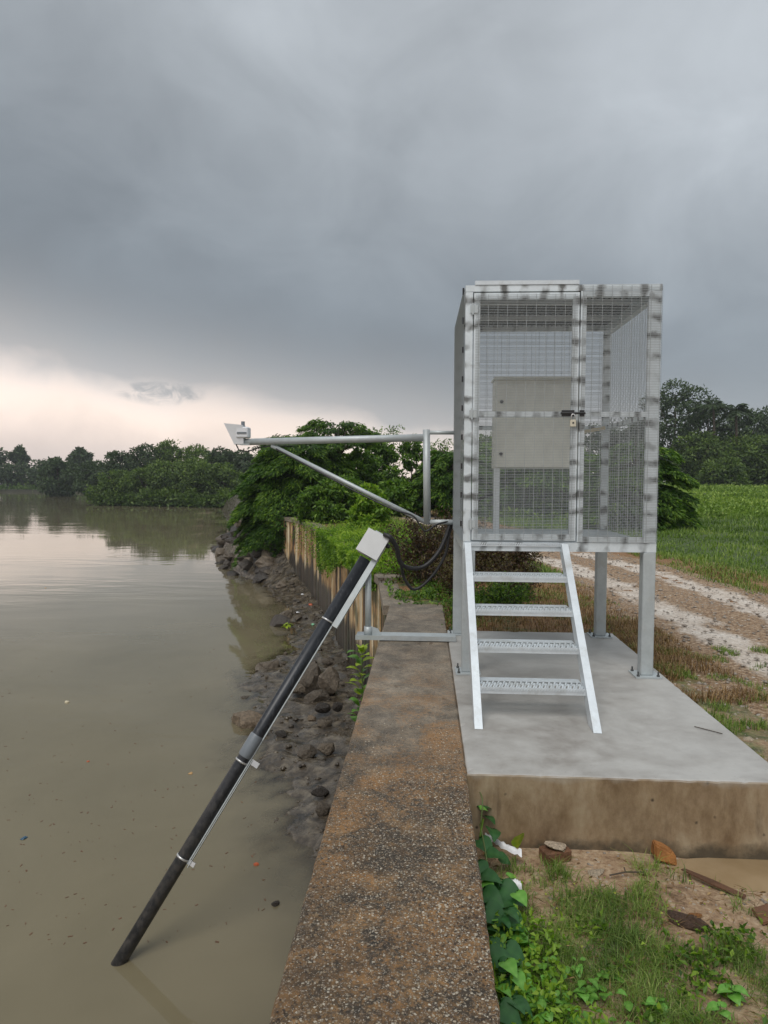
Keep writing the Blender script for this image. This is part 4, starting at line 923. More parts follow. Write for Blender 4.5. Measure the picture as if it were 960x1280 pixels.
for u, vt, y, w, mt, lab, n_ in ((478, 549, 37, 62, LF_BUSH, 'tall green bush with sprigs rising above the boom', 5200), (515, 547, 39, 50, LF_BUSH, 'narrow green bush right of the tall sprigged one', 4200), (450, 562, 34, 56, LF_BUSH, 'leafy green bush between the feathery tree and the tall bush', 5200), (560, 566, 40, 60, LF_DARK, 'dark bush with white blossoms behind the left cage post', 4200), (610, 556, 42, 70, LF_DARK, 'dark bush behind the left part of the cage door', 4200), (665, 560, 44, 80, LF_BUSH, 'green bush behind the cabinet', 4200), (720, 560, 46, 70, LF_DARK, 'dark bush behind the door stile', 3600), (425, 594, 26, 70, LF_BUSH, 'rounded mid-green bush on the wall top before the feathery tree', 5200), (395, 608, 25.5, 50, LF_BUSH, 'low green bush on the wall edge under the feathery tree', 3800), (462, 605, 22, 56, LF_LITE, 'bright broad-leaved bush under the diagonal brace', 3600), (500, 600, 30, 60, LF_BUSH, 'low rough bush behind the diagonal brace', 3600)):
    treepx('bush', u, vt, y, w, mt, lab, cat='bush', n=n_, leaf=.16 if y < 30 else .22, group=GB, low=.0, spread=1.1, nl=10, trunk=.05, gaps=.5)
for u, vt, y in ((468, 536, 38), (492, 533, 39), (540, 552, 41), (556, 550, 41)):
    p = at(u, vt, y=y); z = zland(p.x, y); h = p.z-z; root = empty('sapling', (p.x, y, z)); m = 420; t = .5+.5*rng.random(m)
    P = np.stack([rng.normal(size=m)*.28, rng.normal(size=m)*.28, t*h], 1)
    tag(root, {468: 'thin sapling poking above the boom, left of the tallest', 492: 'tallest thin sapling poking above the boom', 540: 'thin sapling just right of the boom upright', 556: 'thin sapling between upright and cage'}[u], 'sapling')
    link('foliage', leaves('foliage', P, rng.normal(size=(m, 3))+[0, 0, .3], .17, .07, LF_BUSH), root); MB().tube([(0, 0, 0), (0, 0, h)], [.04, .01], 5).build('stem', M_BARK, root)

# ---- creeping cover over the bend of the wall and the land behind it
def creeper():
    y = 11.6+(9.6 if random.random() < .82 else 15.5)*random.random(); hang = random.random() < .40
    if hang:
        q = random.random(); drop = q*q*(.30+1.25*sm((y-15.5)/4)*(.6+.6*noise.noise(Vector((0, y*1.3, 4))))+.35*max(0, noise.noise(Vector((0, y*.9, 9))))); x = xl(y)-.08-.10*random.random(); return (x, y, -drop+.06)
    s = random.random()**.9*(1.0+.17*(y-11)); x = xl(y)-.05+s; return (x, y, max(zg(x, y), -.02)+.02+random.random()**1.5*(.10+.55*max(0, fb(x, y, 1.1)+.12)))
P = scatter(creeper, 30000); hang = P[:, 2] < -.02
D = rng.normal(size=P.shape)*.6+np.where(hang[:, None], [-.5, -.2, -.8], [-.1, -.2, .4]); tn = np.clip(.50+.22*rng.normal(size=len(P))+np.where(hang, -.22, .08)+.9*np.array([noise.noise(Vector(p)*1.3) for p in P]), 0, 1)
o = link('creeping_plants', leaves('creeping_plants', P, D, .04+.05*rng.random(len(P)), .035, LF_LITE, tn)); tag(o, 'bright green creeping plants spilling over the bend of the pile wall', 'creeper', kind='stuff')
def rough():
    y = 12+38*random.random()**1.2; x = xl(y)+3+random.random()*(track_x(y)-1.2-xl(y)-3) if track_x(y)-1.2 > xl(y)+3 else None
    return None if x is None else (x, y, zg(x, y))
P = scatter(rough, 9000); o = link('rough_grass', blades('rough_grass', P, .12, .02, LF_GRASS, 1.2)); tag(o, 'rough green grass between the wall and the track', 'grass', kind='stuff')
# rubble hump of orange earth on the track's far stretch is the track itself

# withered reddish shrub left of the cage and dark growth under it
def shrub(x, y, h, r, mat, label, n, leaf, twigs=26, z=None, name='shrub', green=0.):
    z = zg(x, y) if z is None else z; root = empty(name, (x, y, z)); tag(root, label, 'shrub')
    tw = MB(); Ps = []
    for i in range(twigs):
        a = random.uniform(0, 6.28); q = random.uniform(.2, 1); e_ = Vector((math.cos(a)*r*q, math.sin(a)*r*q, h*random.uniform(.55, 1.05)*(1-.3*q)))
        mid = Vector((e_.x*.35, e_.y*.35, e_.z*.55)); tw.tube([(e_.x*.1, e_.y*.1, 0), mid, e_], [.008, .006, .002], 4)
        t = rng.random(n//twigs); P = np.outer(1-t, mid)+np.outer(t, e_)+rng.normal(size=(len(t), 3))*.05; P[:, 2] = np.maximum(P[:, 2]*np.where(rng.random(len(t)) < .4, rng.random(len(t)), 1), .02); Ps.append(P)
    P = np.concatenate(Ps); link('foliage', leaves('foliage', P, rng.normal(size=P.shape)+[0, 0, .2], leaf, leaf*.4, mat, np.clip(rng.random(len(P))**1.2+green, 0, 1)), root)
    tw.build('twigs', M_BARK, root); return root
shrub(.0, 10.9, 1.3, .75, LF_RED, 'withered red-brown shrub behind the hanging cables', 4200, .06, 40)
shrub(.55, 12.3, 1.2, .8, LF_RED, 'dark dead shrub behind the left cage legs', 4200, .06, 40)
shrub(1.5, 12.6, .9, .8, LF_RED, 'dark shrub seen under the cage floor beside the track', 4200, .06, 40, green=.1)
shrub(.75, 11.3, 1.15, .6, LF_RED, 'withered shrub seen between cage legs and first tread', 2600, .06, green=.15)
shrub(.45, 9.7, .75, .5, LF_RED, 'low withered shrub seen between the upper treads', 2400, .05, green=.2)
shrub(1.25, 9.9, .7, .5, LF_RED, 'low dark shrub behind the right end of the treads', 2400, .05, green=.1)
shrub(1.0, 8.9, .45, .5, LF_DARK, 'small dark green shrub just behind the plinth', 2600, .045)
shrub(.48, 8.5, .35, .25, LF_BUSH, 'leafy green weed clump left of the cage behind the plinth', 1800, .045)
shrub(.42, 7.75, .22, .13, LF_BUSH, 'little green weed wedged between wall and plinth corner', 900, .035)
# low weeds along the seam beyond the wall segment
def seam():
    y = random.uniform(8.9, 12.2); x = xl(y)+.0+random.random()**.7*1.3
    if fb(x, y, 1.8) < -.05: return None
    return (x, y, -.07+random.random()*.10)
P = scatter(seam, 3600); o = link('low_weeds', leaves('low_weeds', P, rng.normal(size=P.shape)+[0, 0, .7], .055, .035, LF_BUSH)); tag(o, 'low green weeds growing over the broken end of the wall top', 'weeds', kind='stuff')

# ---- grasses
def zone(x0, x1, y0, y1, test=None, pw=1.):
    def f():
        y = y0+(y1-y0)*random.random()**pw; x = random.uniform(x0, x1)
        if test and not test(x, y): return None
        return (x, y, zland(x, y)-.005)
    return f
def offtrack(x, y): return abs(x-track_x(y)) > 1.15
P = scatter(zone(.25, 3.0, 7.4, 14, lambda x, y: offtrack(x, y) and x < track_x(y) and fb(x, y, 1.1) > -.25), 13000); o = link('dry_grass', blades('dry_grass', P, .075, .008, LF_DRY, 1.4)); tag(o, 'orange-brown dry grass between the plinth and the track', 'dry grass', kind='stuff')
P = scatter(zone(1.95, 3.1, 5.4, 8.5, lambda x, y: fb(x, y, 1.6) > -.12 and offtrack(x, y)), 6000); o = link('dry_grass', blades('dry_grass', P, .085, .006, LF_DRY, 1.2)); tag(o, 'dry brown grass right of the plinth', 'dry grass', kind='stuff')
P = scatter(zone(.25, 3.0, 7.4, 14, lambda x, y: offtrack(x, y) and x < track_x(y) and fb(x+4, y, 1.5) > .06), 5000); o = link('verge_grass', blades('verge_grass', P, .06, .008, LF_GRASS, 1.2)); tag(o, 'green grass showing through the dry grass behind the plinth', 'grass', kind='stuff')
P = scatter(zone(4.7, 9, 4, 40, lambda x, y: 1.1 < x-track_x(y) < 2.9 and fb(x, y, .9) > -.15), 10000); o = link('verge_grass', blades('verge_grass', P, .09, .012, LF_GRASS, 1.2)); tag(o, 'green grass running into the far verge of the track', 'grass', kind='stuff')
P = scatter(zone(1.97, 3.6, 3.6, 7.2, lambda x, y: fb(x, y, 2.3) > .08), 13000); o = link('verge_grass', blades('verge_grass', P, .055, .005, LF_GRASS, 1.0)); tag(o, 'short green tufts of grass on the verge right of the plinth', 'grass', kind='stuff')
P = scatter(zone(4.7, 9, 4, 40, lambda x, y: 1.25 < x-track_x(y) < 2.2 and fb(x, y, .9) > .0), 5000); o = link('dry_grass', blades('dry_grass', P, .09, .012, LF_DRY, 1.1)); tag(o, 'dry brown verge grass on the far side of the track', 'dry grass', kind='stuff')
def fieldp():
    y = 9+30*random.random()**1.1; dx = 2.2+random.random()**1.2*(6+y*.55); x = track_x(y)+dx
    return (x, y, zland(x, y)-.01)
P = scatter(fieldp, 60000); hh = (.04+.0035*P[:, 1])*np.clip(1+1.6*np.array([fb(p[0], p[1], .7, 3) for p in P]), .3, 2.2); tn = np.clip(.42+.22*rng.normal(size=len(P))+.9*np.array([fb(p[0], p[1], .35, 3) for p in P]), 0, 1)
o = link('meadow_grass', blades('meadow_grass', P, hh, .010+.0008*P[:, 1], LF_GRASS, .9, tn)); tag(o, 'green meadow grass beyond the track', 'grass', kind='stuff')
def farfield():
    y = 30+72*random.random()**1.15; x = track_x(min(y, 50))+3+random.random()*(10+y*.75); b = max(0, fb(x, y, .16, 3)+.25)
    return (x, y, zland(x, y)+random.random()*.75*b)
P = scatter(farfield, 80000); tn = np.clip(.6+.22*rng.normal(size=len(P))+.9*np.array([fb(p[0], p[1], .12, 3) for p in P])+.3*np.array([fb(p[0], p[1], .6, 2) for p in P]), 0, 1)
o = link('field_plants', leaves('field_plants', P, rng.normal(size=P.shape)*.5+[0, -.3, .6], (.10+.0018*P[:, 1])*(.5+rng.random(len(P))), .07+.0012*P[:, 1], LF_FIELD, tn)); tag(o, 'bright leafy ground cover filling the far field', 'field plants', kind='stuff')

# ---- pebbles
def pebbles(name, fn, n, s0, s1, mat, label):
    mb = MB()
    for p in scatter(fn, n): clod(mb, (p[0], p[1], p[2]+.004), s0*(s1/s0)**(random.random()**2.2))
    tag(mb.build(name, mat, None, True), label, 'gravel', kind='stuff')
M_PEB = rock_mat('pale_gravel', (.44, .38, .32), .8, .45)
M_PEB.node_tree
pebbles('gravel', lambda: (lambda y, c: (track_x(y)+c, y, zg(track_x(y)+c, y)+.02))(4+16*random.random()**1.3, random.uniform(-1.35, 1.35)), 3400, .008, .038, M_PEB, 'pale gravel lying on the dirt track')
pebbles('gravel', zone(.3, 2.6, 2.2, 3.74, None), 900, .004, .016, M_PEB, 'small stones in the soil in front of the plinth')
pebbles('gravel', zone(1.98, 3.2, 3.9, 7.5, None), 900, .006, .03, M_PEB, 'stones scattered on the verge right of the plinth')

# ------------------------------------------------------------------ foreground corner
def fgz(x, y): return zg(x, y)
P = scatter(zone(.30, 2.2, 1.9, 3.62, lambda x, y: fb(x, y, 3.0)*1.2+.5*fb(x, y, 11, 2)+.30*random.random() > .04+.25*sm((y-3.2)/.4)+.30*sm((x-1.05)/.3)*sm((y-2.95)/.2)), 21000)
hh = .035+.055*np.clip(np.array([fb(p[0], p[1], 3.0) for p in P])*1.6+.35, 0, 1); tn = np.clip(.45+.25*rng.normal(size=len(P))+.8*np.array([fb(p[0]+5, p[1], 4, 2) for p in P]), 0, 1)
o = link('foreground_grass', blades('foreground_grass', P, hh, .0036, LF_GRASS, 1.7, tn)); tag(o, 'thin bright grass growing in tufts on the soil beside the wall', 'grass', kind='stuff')
P = scatter(zone(.26, 1.0, 1.9, 3.3, lambda x, y: fb(x, y, 4) > -.2+.8*sm((x-.42)/.5)+.5*sm((y-2.95)/.4)), 2300); P[:, 2] += .015+.10*rng.random(len(P))
o = link('leafy_weeds', leaves('leafy_weeds', P, rng.normal(size=P.shape)*.8+[0, 0, .35], .014+.026*rng.random(len(P)), .017, LF_LITE, .25+.75*(P[:, 2]-P[:, 2].min())/(np.ptp(P[:, 2]))*rng.random(len(P))**.4)); tag(o, 'small-leaved weeds crowding along the foot of the wall', 'weeds', kind='stuff')
P = scatter(zone(.30, 2.2, 2.0, 3.7), 700); o = link('dead_leaves', leaves('dead_leaves', P+[0, 0, .006], rng.normal(size=P.shape)*[1, 1, .15], .03, .014, LF_DRY)); tag(o, 'bits of dead leaf and straw lying on the soil', 'leaf litter', kind='stuff')
def litterz(x, y): return fb(x, y, 5) > -.05
for nm, n_, c_, lab in (('clover_leaves', 400, LF_YEL, 'tiny yellow-green leaves dotted through the grass'), ('straw', 700, LF_DRY, 'dry straw lying through the grass')):
    P = scatter(zone(.3, 1.9, 1.9, 3.45, litterz), n_); P[:, 2] += .01+.03*rng.random(len(P))
    o = link(nm, leaves(nm, P, rng.normal(size=P.shape)*[1, 1, .3]+[0, 0, .2], .014 if c_ is LF_YEL else .06, .010 if c_ is LF_YEL else .004, c_)); tag(o, lab, 'leaf litter' if c_ is LF_DRY else 'weeds', kind='stuff')
# stones standing proud of the worn wall top, small enough to be past counting
for nm, cc_, n_, q_ in (('pale_aggregate', (.50, .45, .36), 3000, 0), ('tan_aggregate', (.27, .19, .11), 3600, 1), ('dark_aggregate', (.07, .05, .035), 2400, 2)):
    mb = MB(); mt_ = rock_mat(nm, cc_, .75, .35); k = 0
    while k < n_:
        y = 1.6+2.9*random.random()**1.25; x = -.445+.672*random.random()**(.62 if q_ == 0 else .85)
        if random.random() > .35+1.3*max(0, .5+fb(x, y, 2.2)-.18*(y-1.6)): continue
        s_ = .0018+.0050*random.random()**2.5; clod(mb, (x, y, .0015), s_); k += 1
    o_ = mb.build(nm, mt_, wall); o_.location = (0, -3, 0); o_['kind'] = 'stuff'
# single broad leaves
def broad_leaf(mat, shape='heart'):
    n = 9; mb = MB(); vs_ = [(0, 0, 0)]
    prof = {'heart': [(.0, .04), (-.12, .30), (.0, .48), (.18, .52), (.38, .46), (.58, .34), (.76, .2), (.9, .09), (1., 0)], 'oval': [(0, .03), (.1, .16), (.25, .27), (.4, .32), (.55, .31), (.7, .25), (.83, .16), (.93, .07), (1., 0)]}[shape]
    V_ = []
    for i, (x, w) in enumerate(prof):
        zc = .10*math.sin(x*3)-.16*x*x
        for k, f in enumerate((-1, -.5, 0, .5, 1)): V_.append((x if k != 2 else max(x, 0), w*f, zc+.045*abs(f)**1.3*w*2-.02*(k == 2)+.012*math.sin(x*20+k)))
    F_ = [(i*5+k, i*5+k+1, (i+1)*5+k+1, (i+1)*5+k) for i in range(n-1) for k in range(4)]
    mb.add(V_, F_); me = mb.mesh('leaf', mat, True)
    a = me.attributes.new('tint', 'FLOAT', 'POINT'); a.data.foreach_set('value', [.25+.5*(i % 5 == 2)*.6+.25*((i//5) % 2) for i in range(len(V_))]); return me
def leafy_mat2(name, c1, c2):
    m = leaf_mat(name, c1, tuple((a+b)/2 for a, b in zip(c1, c2)), c2, rough=.38, trans=.2); return m
L_VINE = broad_leaf(leafy_mat2('broad_vine_leaf', (.018, .075, .020), (.05, .15, .04)))
L_BRIGHT = broad_leaf(leafy_mat2('young_bright_leaf', (.09, .27, .03), (.22, .45, .09)))
L_YEL = broad_leaf(leafy_mat2('yellow_spotted_leaf', (.14, .28, .02), (.45, .48, .04)), 'oval')
L_OV = broad_leaf(leafy_mat2('oval_weed_leaf', (.07, .19, .02), (.16, .33, .05)), 'oval')
def put_leaf(me, p, root, s, yaw, pitch=-.2, roll=0., O=None):
    M_ = Matrix.Rotation(yaw, 4, 'Z') @ Matrix.Rotation(pitch, 4, 'Y') @ Matrix.Rotation(roll, 4, 'X')
    o = link('leaf', me, root, Vector(p)-(O or Vector((0, 0, 0))), M_.to_euler(), (s, s*random.uniform(.85, 1.1), s)); return o
vb = at(612, 1130, z=-.38); vine = empty('vine', vb); tag(vine, 'dark broad-leaved vine trailing along the foot of the wall below the plinth', 'vine'); O = Vector(vb)
vp = [at(600, 1030, z=-.22), at(606, 1060, z=-.26), at(610, 1090, z=-.28), at(612, 1120, z=-.30), at(618, 1150, z=-.32), at(628, 1175, z=-.34), at(636, 1200, z=-.37)]
MB().tube([p-O for p in smooth_path(vp, 5)], .004, 6).build('stem', M_STEM, vine, True)
MB().tube([p-O for p in smooth_path([at(597, 985, z=-.12), at(603, 1000, z=-.10), at(601, 1030, z=-.2)], 5)], .003, 6).build('tendril', M_STEM, vine, True)
MB().tube([p-O for p in smooth_path([at(604, 1024, z=-.2), at(600, 1046, z=-.25)], 3)], .005, 6).build('tendril', LF_YEL, vine, True)
for u, v, z, s, yw in ((612, 1020, -.22, .085, -.6), (622, 1036, -.25, .085, -1.1), (606, 1050, -.26, .10, -.3), (616, 1066, -.29, .09, .2), (604, 1078, -.25, .10, -.9), (632, 1072, -.33, .07, .3), (610, 1094, -.27, .10, -.5), (626, 1098, -.31, .10, -.3), (612, 1116, -.28, .11, -.9), (634, 1112, -.31, .12, -.5), (616, 1138, -.30, .12, -.6), (636, 1146, -.32, .12, -.8), (620, 1160, -.33, .11, -.2), (642, 1168, -.34, .12, -.5), (607, 1010, -.18, .07, .4), (618, 1190, -.36, .08, -.5), (664, 1032, -.36, .075, .4), (676, 1036, -.36, .07, -.2)):
    put_leaf(L_VINE, at(u, v, z=z)+Vector((-.03, 0, 0)), vine, s*1.05, yw+random.uniform(-.4, .4), random.uniform(.0, .5), random.uniform(-.5, .5), O)
for k in range(26):
    v = 1100+170*(k/26)+random.uniform(-6, 6); u = 608+(v-1100)*.11+random.uniform(0, 34); put_leaf(L_VINE if k % 3 else L_BRIGHT, at(u, v, z=-.31+random.uniform(-.03, .05))+Vector((-.02, 0, 0)), vine, random.uniform(.06, .10), random.uniform(-1.3, .5), random.uniform(-.1, .45), random.uniform(-.4, .4), O)
for u, v, z, s, yw in ((636, 1095, -.30, .06, .5), (645, 1116, -.30, .075, -.9), (600, 1010, -.14, .05, .1)):
    put_leaf(L_BRIGHT, at(u, v, z=z), vine, s, yw, .3, 0, O)
o = put_leaf(L_YEL, at(647, 1060, z=-.36), vine, .12, -1.3, -1.25, .3, O); o['label'] = 'upright yellow-green spotted leaf'
def weed(u, v, label, leaf_me, n=8, s=.05, h=.08, group=None, z=None, name='weed'):
    p = at(u, v, z=-.40 if z is None else z); root = empty(name, p); tag(root, label, 'weed', group)
    for i in range(n):
        a = i*2.4+random.uniform(-.3, .3); hh_ = h*(.35+.65*i/n); q = Vector((math.cos(a)*.012, math.sin(a)*.012, hh_)); put_leaf(leaf_me, q, root, s*random.uniform(.75, 1.15), a, random.uniform(-.2, .45), random.uniform(-.3, .3))
    MB().tube([(0, 0, 0), (.003, .003, h*.6), (0, 0, h*1.02)], [.003, .0025, .0015], 5).build('stem', M_STEM, root, True); return root
for u, v, lab, me, n_, s_, h_ in ((670, 1262, 'bright heart-leaved weed in the bottom strip, beside the wall', L_BRIGHT, 7, .05, .06), (822, 1262, 'pale broad-leaved weed at the bottom, left of the corner pair', L_BRIGHT, 5, .055, .04), (914, 1250, 'bright broad-leaved weed near the bottom right corner', L_BRIGHT, 6, .06, .06), (900, 1272, 'small bright weed below the corner weed', L_BRIGHT, 5, .045, .05),
        (640, 1215, 'oval-leaved weed at the foot of the vine', L_OV, 10, .035, .10), (652, 1236, 'oval-leaved weed between the wall and the grass, second row', L_OV, 10, .035, .11), (628, 1245, 'oval-leaved weed touching the wall near the bottom', L_OV, 9, .038, .10), (684, 1225, 'oval-leaved weed standing right of the others', L_OV, 9, .033, .09), (700, 1262, 'oval-leaved weed at the bottom centre of the grass', L_OV, 8, .034, .09), (660, 1195, 'small-leaved yellow-green weed below the white wrapper', L_OV, 10, .026, .09), (735, 1248, 'flat pale leafy weed amid the grass', L_BRIGHT, 5, .045, .03)):
    weed(u, v, lab, me, n_, s_, h_)
for nm_, n_, m_, lab_ in (('bottom_weeds', 700, LF_BUSH, 'darker small weeds mingled with the grass along the bottom'), ('seed_weeds', 500, LF_LITE, 'bright little weeds scattered through the grass')):
    P = scatter(zone(.5, 1.7, 2.2, 3.1, lambda x, y: fb(x+3, y, 4) > .05), n_); P[:, 2] += .01+.05*rng.random(len(P))
    o = link(nm_, leaves(nm_, P, rng.normal(size=P.shape)*.8+[0, 0, .3], .02+.025*rng.random(len(P)), .018, m_)); tag(o, lab_, 'weeds', kind='stuff')
sw = empty('spreading_weed', (.42, 2.72, -.41)); tag(sw, 'bright spreading weed with many oval leaves filling the bottom corner against the wall', 'weed')
for i in range(150):
    u_, v_ = random.random(), random.random(); x = .27+.52*u_**1.4; y = 2.42+.62*v_*(1-.45*u_); put_leaf(random.choice((L_OV, L_OV, L_BRIGHT)), (x, y, fgz(x, y)+random.uniform(.03, .12)*(1-.5*u_)), sw, random.uniform(.022, .055), random.uniform(0, 6.28), random.uniform(-.35, .4), random.uniform(-.35, .35), Vector((.42, 2.72, -.41)))
# rubber-plant like seedling on the wall foot beside the river
root = empty('seedling', (-.60, 6.55, -.42)); tag(root, 'upright plant with yellow-green pointed leaves growing against the river face of the wall', 'plant')
MB().tube([(.06, 0, -.6), (0.02, 0, -.2), (0, 0, .40)], [.012, .01, .005], 6).build('stem', M_STEM, root, True)
for i in range(34):
    a = i*2.4; f = i/34; put_leaf(L_YEL if (i % 3 and f > .35) else L_OV, Vector((math.cos(a)*.02, math.sin(a)*.02, -.35+.74*f)), root, random.uniform(.09, .15), a, random.uniform(-.75, -.1), random.uniform(-.3, .3))
for i in range(5): put_leaf(L_YEL, Vector((.0, 0, .37)), root, random.uniform(.07, .12), i*1.3, -1.0)

# debris
def slabby(name, pts, th, mat, label, cat, z, rz=0, tilt=(0, 0)):
    """flat piece with outline pts (pixels) lying at height z"""
    q = [at(u, v, z=z) for u, v in pts]; c = sum(q, Vector())/len(q); n = len(q)
    vs_ = [p-c+Vector((0, 0, th*random.uniform(.8, 1.1))) for p in q]+[(p-c)*1.03 for p in q]
    mb = MB(); mb.add(vs_, [tuple(range(n))[::-1], tuple(range(n, 2*n))]+[(i, (i+1) % n, (i+1) % n+n, i+n) for i in range(n)])
    o = mb.build(name, mat); o.location = c; o.rotation_euler = (*tilt, rz); return tag(o, label, cat)
M_ORANGE = rock_mat('orange_laterite', (.36, .15, .04), .7); M_WOOD = rock_mat('wet_brown_wood', (.17, .08, .04), .6); M_PLAST = plain('torn_white_plastic', (.72, .72, .73), .4, var=.12, sc=30)
M_CREAMF = rock_mat('cream_chalky_stone', (.62, .5, .36), .7)
import bmesh
bm = bmesh.new(); bv = [bm.verts.new(q) for q in ((-.062, -.035, .0), (.055, -.045, -.035), (.06, .04, -.03), (-.06, .04, .01), (-.066, -.02, .085), (.050, -.035, .025), (.052, .035, .035), (-.05, .035, .088))]
for f in ((0,3,2,1),(4,5,6,7),(0,1,5,4),(1,2,6,5),(2,3,7,6),(3,0,4,7)): bm.faces.new([bv[i] for i in f])
bmesh.ops.bevel(bm, geom=list(bm.edges), offset=.009, segments=2, affect='EDGES'); bmesh.ops.subdivide_edges(bm, edges=list(bm.edges), cuts=1)
for v in bm.verts: v.co += Vector((1, 1, 1))*.004*noise.noise(v.co*40)
me = bpy.data.meshes.new('laterite_block'); bm.to_mesh(me); bm.free(); me.materials.append(M_ORANGE)
p = at(830, 1072, z=-.40); o = link('laterite_block', me, None, p+Vector((0, 0, .005)), (0, 0, .15)); tag(o, 'orange laterite block leaning against the foot of the plinth', 'stone block')
p = at(694, 1064, z=-.36); bx = empty('broken_brick', p, .35); tag(bx, 'brown block with a cream broken top by the plinth corner', 'brick')
MB().box(-.075, .075, -.045, .045, -.045, .02, .008).build('brick_body', M_WOOD, bx); q = link('cream_crust', rock_mesh(71, M_CREAMF, .35, 2), bx, (.01, 0, .03), (0, .2, 0), (.075, .05, .05))
slabby('wood_strip', [(852, 1088), (856, 1087), (892, 1102), (932, 1120), (929, 1123), (888, 1106)], .009, M_WOOD, 'long narrow strip of wet brown wood at the puddle edge', 'wood', -.40)
slabby('wood_piece', [(940, 1138), (964, 1131), (980, 1148), (954, 1156)], .012, M_WOOD, 'short flat piece of brown wood at the right picture edge', 'wood', -.40)
p = at(858, 1152, z=-.40); o = rock(p.x, p.y, p.z, 0, [rock_mesh(92, rock_mat('dark_soil_clod', (.09, .05, .03), .8), .6, 3, .6)], 'dark brown clod half buried in the soil before the puddle', sc=(.095, .05, .06), rot=(.1, 0, -.35)); 
rock(*at(745, 1090, z=-.4), 0, [rock_mesh(83, M_CREAMF, .3, 2)], 'flat pinkish stone in the middle of the grass', sc=(.05, .035, .04), rot=(0, 0, .4))
rock(*at(765, 1185, z=-.4), 0, [rock_mesh(84, M_CREAMF, .3, 2)], 'pale flat stone low in the grass', sc=(.05, .035, .04), rot=(0, 0, .2))
rock(*at(870, 1144, z=-.4), 0, [rock_mesh(85, M_ORANGE, .3, 2)], 'yellowish flat stone beside the dark clod', sc=(.03, .02, .03), rot=(0, 0, .2))
rock(*at(936, 925, z=-.12), 0, [rock_mesh(86, M_CREAMF, .6, 2)], 'pinkish stone at the plinth edge on the right', sc=(.05, .04, .045), rot=(0, 0, .2))
rock(*at(890, 838, z=-.12), 0, [rock_mesh(87, M_DROCK, .4, 2)], 'dark flat stone in the verge right of the front leg', sc=(.09, .05, .05), rot=(0, 0, .2))
tw = MB(); a = at(762, 1094, z=-.385); tw.tube([Vector((0, 0, 0)), at(782, 1090, z=-.375)-a, at(808, 1090, z=-.385)-a], .004, 5); tw.tube([at(782, 1090, z=-.375)-a, at(780, 1084, z=-.36)-a], .003, 5)
o = tw.build('twig', M_BARK); o.location = a; tag(o, 'dark forked twig lying on the soil before the plinth', 'twig')
a = at(868, 908, z=.006); o = MB().tube([Vector((0, 0, 0)), at(903, 917, z=.006)-a], .003, 5).build('twig', M_BARK); o.location = a; tag(o, 'thin twig lying on the right side of the plinth top', 'twig')
# torn plastic sheet and wrapper
def crumple(name, pts, w, mat, label, z):
    P_ = smooth_path([at(u, v, z=z) for u, v in pts], 5); c = P_[0].copy(); V_ = []; k = 7
    for i, p in enumerate(P_):
        f = i/(len(P_)-1); ww = w*(.35+.9*f)
        for j in range(k): t = j/(k-1)-.5; V_.append(p-c+Vector((.1*t*ww, ww*t, .022*math.cos(t*3)+.016*noise.noise(Vector((i*.9, j*.9, 2))))))
    F_ = np.array([(i*k+j, i*k+j+1, (i+1)*k+j+1, (i+1)*k+j) for i in range(len(P_)-1) for j in range(k-1)])
    o = link(name, npmesh(name, np.array([tuple(v) for v in V_]), F_, mat, smooth=True), None, c); return tag(o, label, 'litter')
crumple('plastic_strip', [(606, 1046), (620, 1054), (636, 1062), (652, 1068)], .05, M_PLAST, 'twisted strip of white plastic lying across the vine under the plinth', -.345)
crumple('plastic_wrapper', [(638, 1104), (646, 1106), (652, 1110)], .05, M_PLAST, 'small crumpled white wrapper behind a bright leaf', -.33)
# puddle
def puddle_mat():
    m = Mat('muddy_puddle', .04, spec=.5); m.color(m.ramp(m.noise(3, 4), [(.3, (.24, .165, .085)), (.7, (.33, .24, .14))])); return m.m
q = []
for i in range(40):
    a = 2*math.pi*i/40; q.append((.50*math.cos(a)*(1+.15*noise.noise(Vector((math.cos(a)*2, math.sin(a)*2, 5)))), .165*math.sin(a)))
mb = MB(); mb.add([(x, y, 0) for x, y in q]+[(x*1.05, y*1.05, -.03) for x, y in q], [tuple(range(40))]+[(i, i+40, (i+1) % 40+40, (i+1) % 40) for i in range(40)])
o = mb.build('puddle', puddle_mat()); o.location = (1.70, 3.60, -.424); tag(o, kind='structure')

# things floating on the river
def floater(u, v, s, mat, label, cat, name, flat=.4):
    p = at(u, v, z=WATER); me = rock_mesh(int(u*3+v), mat, flat, 2, .25); o = link(name, me, None, (p.x, p.y, WATER+.004), (0, 0, random.uniform(0, 3)), (s, s*.8, s)); return tag(o, label, cat)
M_TAN = plain('tan_husk', (.42, .25, .10), .6); M_RED = plain('red_orange_husk', (.42, .09, .03), .5); M_BLUE = plain('dark_blue_plastic', (.02, .07, .12), .4); M_CUP = plain('cream_foam', (.55, .48, .34), .6); M_TEAL = plain('teal_cloth', (.02, .16, .16), .8); M_GRN = plain('green_litter', (.2, .5, .3), .5)
floater(84, 878, .045, M_CUP, 'small cream foam scrap floating on the left', 'litter', 'foam_scrap', .8)
floater(238, 967, .040, M_TAN, 'tan husk floating left of the pipe', 'husk', 'husk')
floater(320, 1081, .032, M_RED, 'red-orange husk floating between pipe and wall', 'husk', 'husk', .8)
floater(30, 1048, .045, M_BLUE, 'dark blue scrap half sunk near the left edge', 'litter', 'plastic_scrap')
floater(110, 952, .025, M_RED, 'tiny reddish scrap floating left of the tan husk', 'litter', 'scrap')
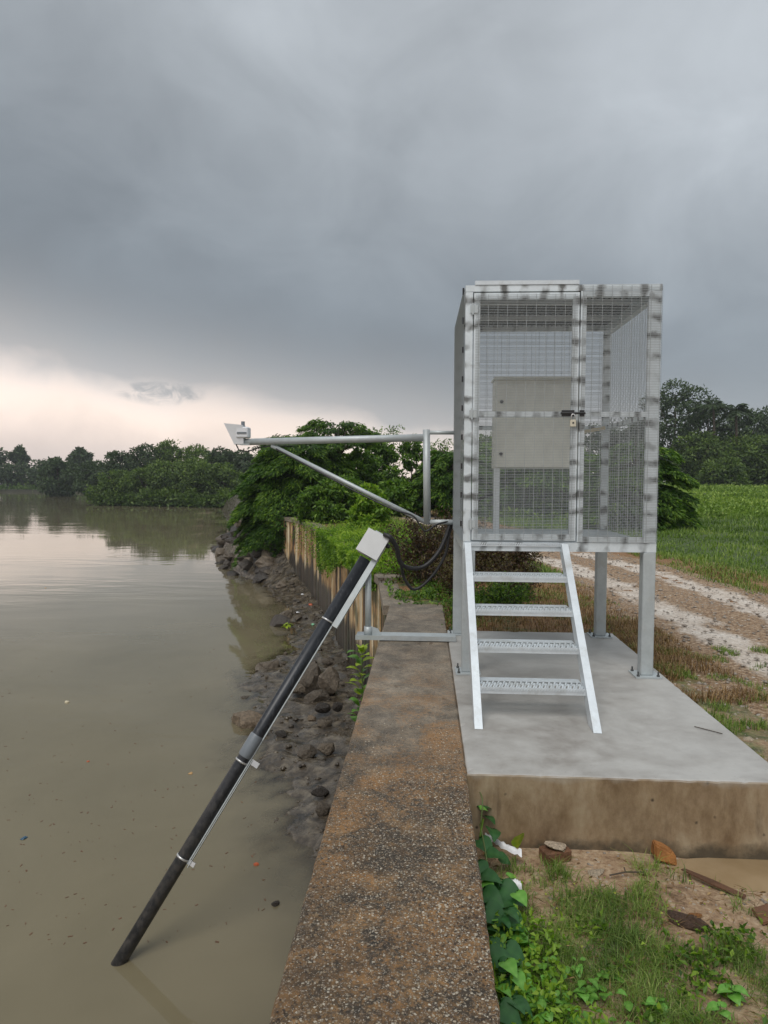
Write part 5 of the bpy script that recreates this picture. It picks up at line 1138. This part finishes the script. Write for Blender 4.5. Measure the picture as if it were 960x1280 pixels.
floater(57, 735, .04, M_TAN, 'small brown scrap far out on the water', 'litter', 'scrap')
dots = MB()
for _ in range(260):
    v = random.uniform(790, 1180); u = random.uniform(0, 380-(v-800)*.1); p = at(u, v, z=WATER+.002)
    if p.x > interp(SHORE, p.y)-.15: continue
    s = random.uniform(.004, .02); a = random.uniform(0, 3); dots.obox(p-Vector((math.cos(a), math.sin(a), 0))*s, p+Vector((math.cos(a), math.sin(a), 0))*s, s*random.uniform(.3, .9), .003)
tag(dots.build('floating_specks', M_WOOD), 'specks of leaf and twig floating on the river', 'flotsam', kind='stuff')
def litter(u, v, s, mat, label, z=WATER+.2, name='litter'):
    p = at(u, v, z=z); z_ = mudz(p.x, p.y); me = rock_mesh(int(u+v), mat, .5, 2); o = link(name, me, None, (p.x, p.y, z_+s*.35), (0, 0, random.uniform(0, 3)), (s, s*.7, s)); return tag(o, label, 'litter')
litter(388, 754, .09, M_RED, 'orange ball-like litter on the mud below the piles', name='ball')
litter(372, 759, .09, M_WHITEP, 'white scrap beside the orange ball on the mud'); litter(391, 776, .06, M_GRN, 'pale green scrap on the mud')
litter(370, 718, .16, M_TEAL, 'teal cloth on the mud at the foot of the piles', name='cloth'); litter(378, 742, .07, M_WHITEP, 'small white scrap further up the mud')
weed(359, 784, 'yellow-green sprig growing on the dark lump in the mud', L_YEL, 9, .17, .10, z=WATER+.22)

# ------------------------------------------------------------------ damp air
hz = bpy.data.materials.new('damp_air'); hz.use_nodes = True; t_ = hz.node_tree; t_.nodes.clear()
pv = t_.nodes.new('ShaderNodeVolumePrincipled'); pv.inputs['Color'].default_value = (.86, .9, .95, 1); pv.inputs['Density'].default_value = .00045; pv.inputs['Anisotropy'].default_value = 0.2
ho = t_.nodes.new('ShaderNodeOutputMaterial'); t_.links.new(pv.outputs[0], ho.inputs['Volume'])
o = MB().box(-1120, 1080, -40, 720, -6, 32).build('haze', hz); tag(o, kind='stuff')
o['label'] = 'thin damp haze over the river and the field'; o['category'] = 'haze'
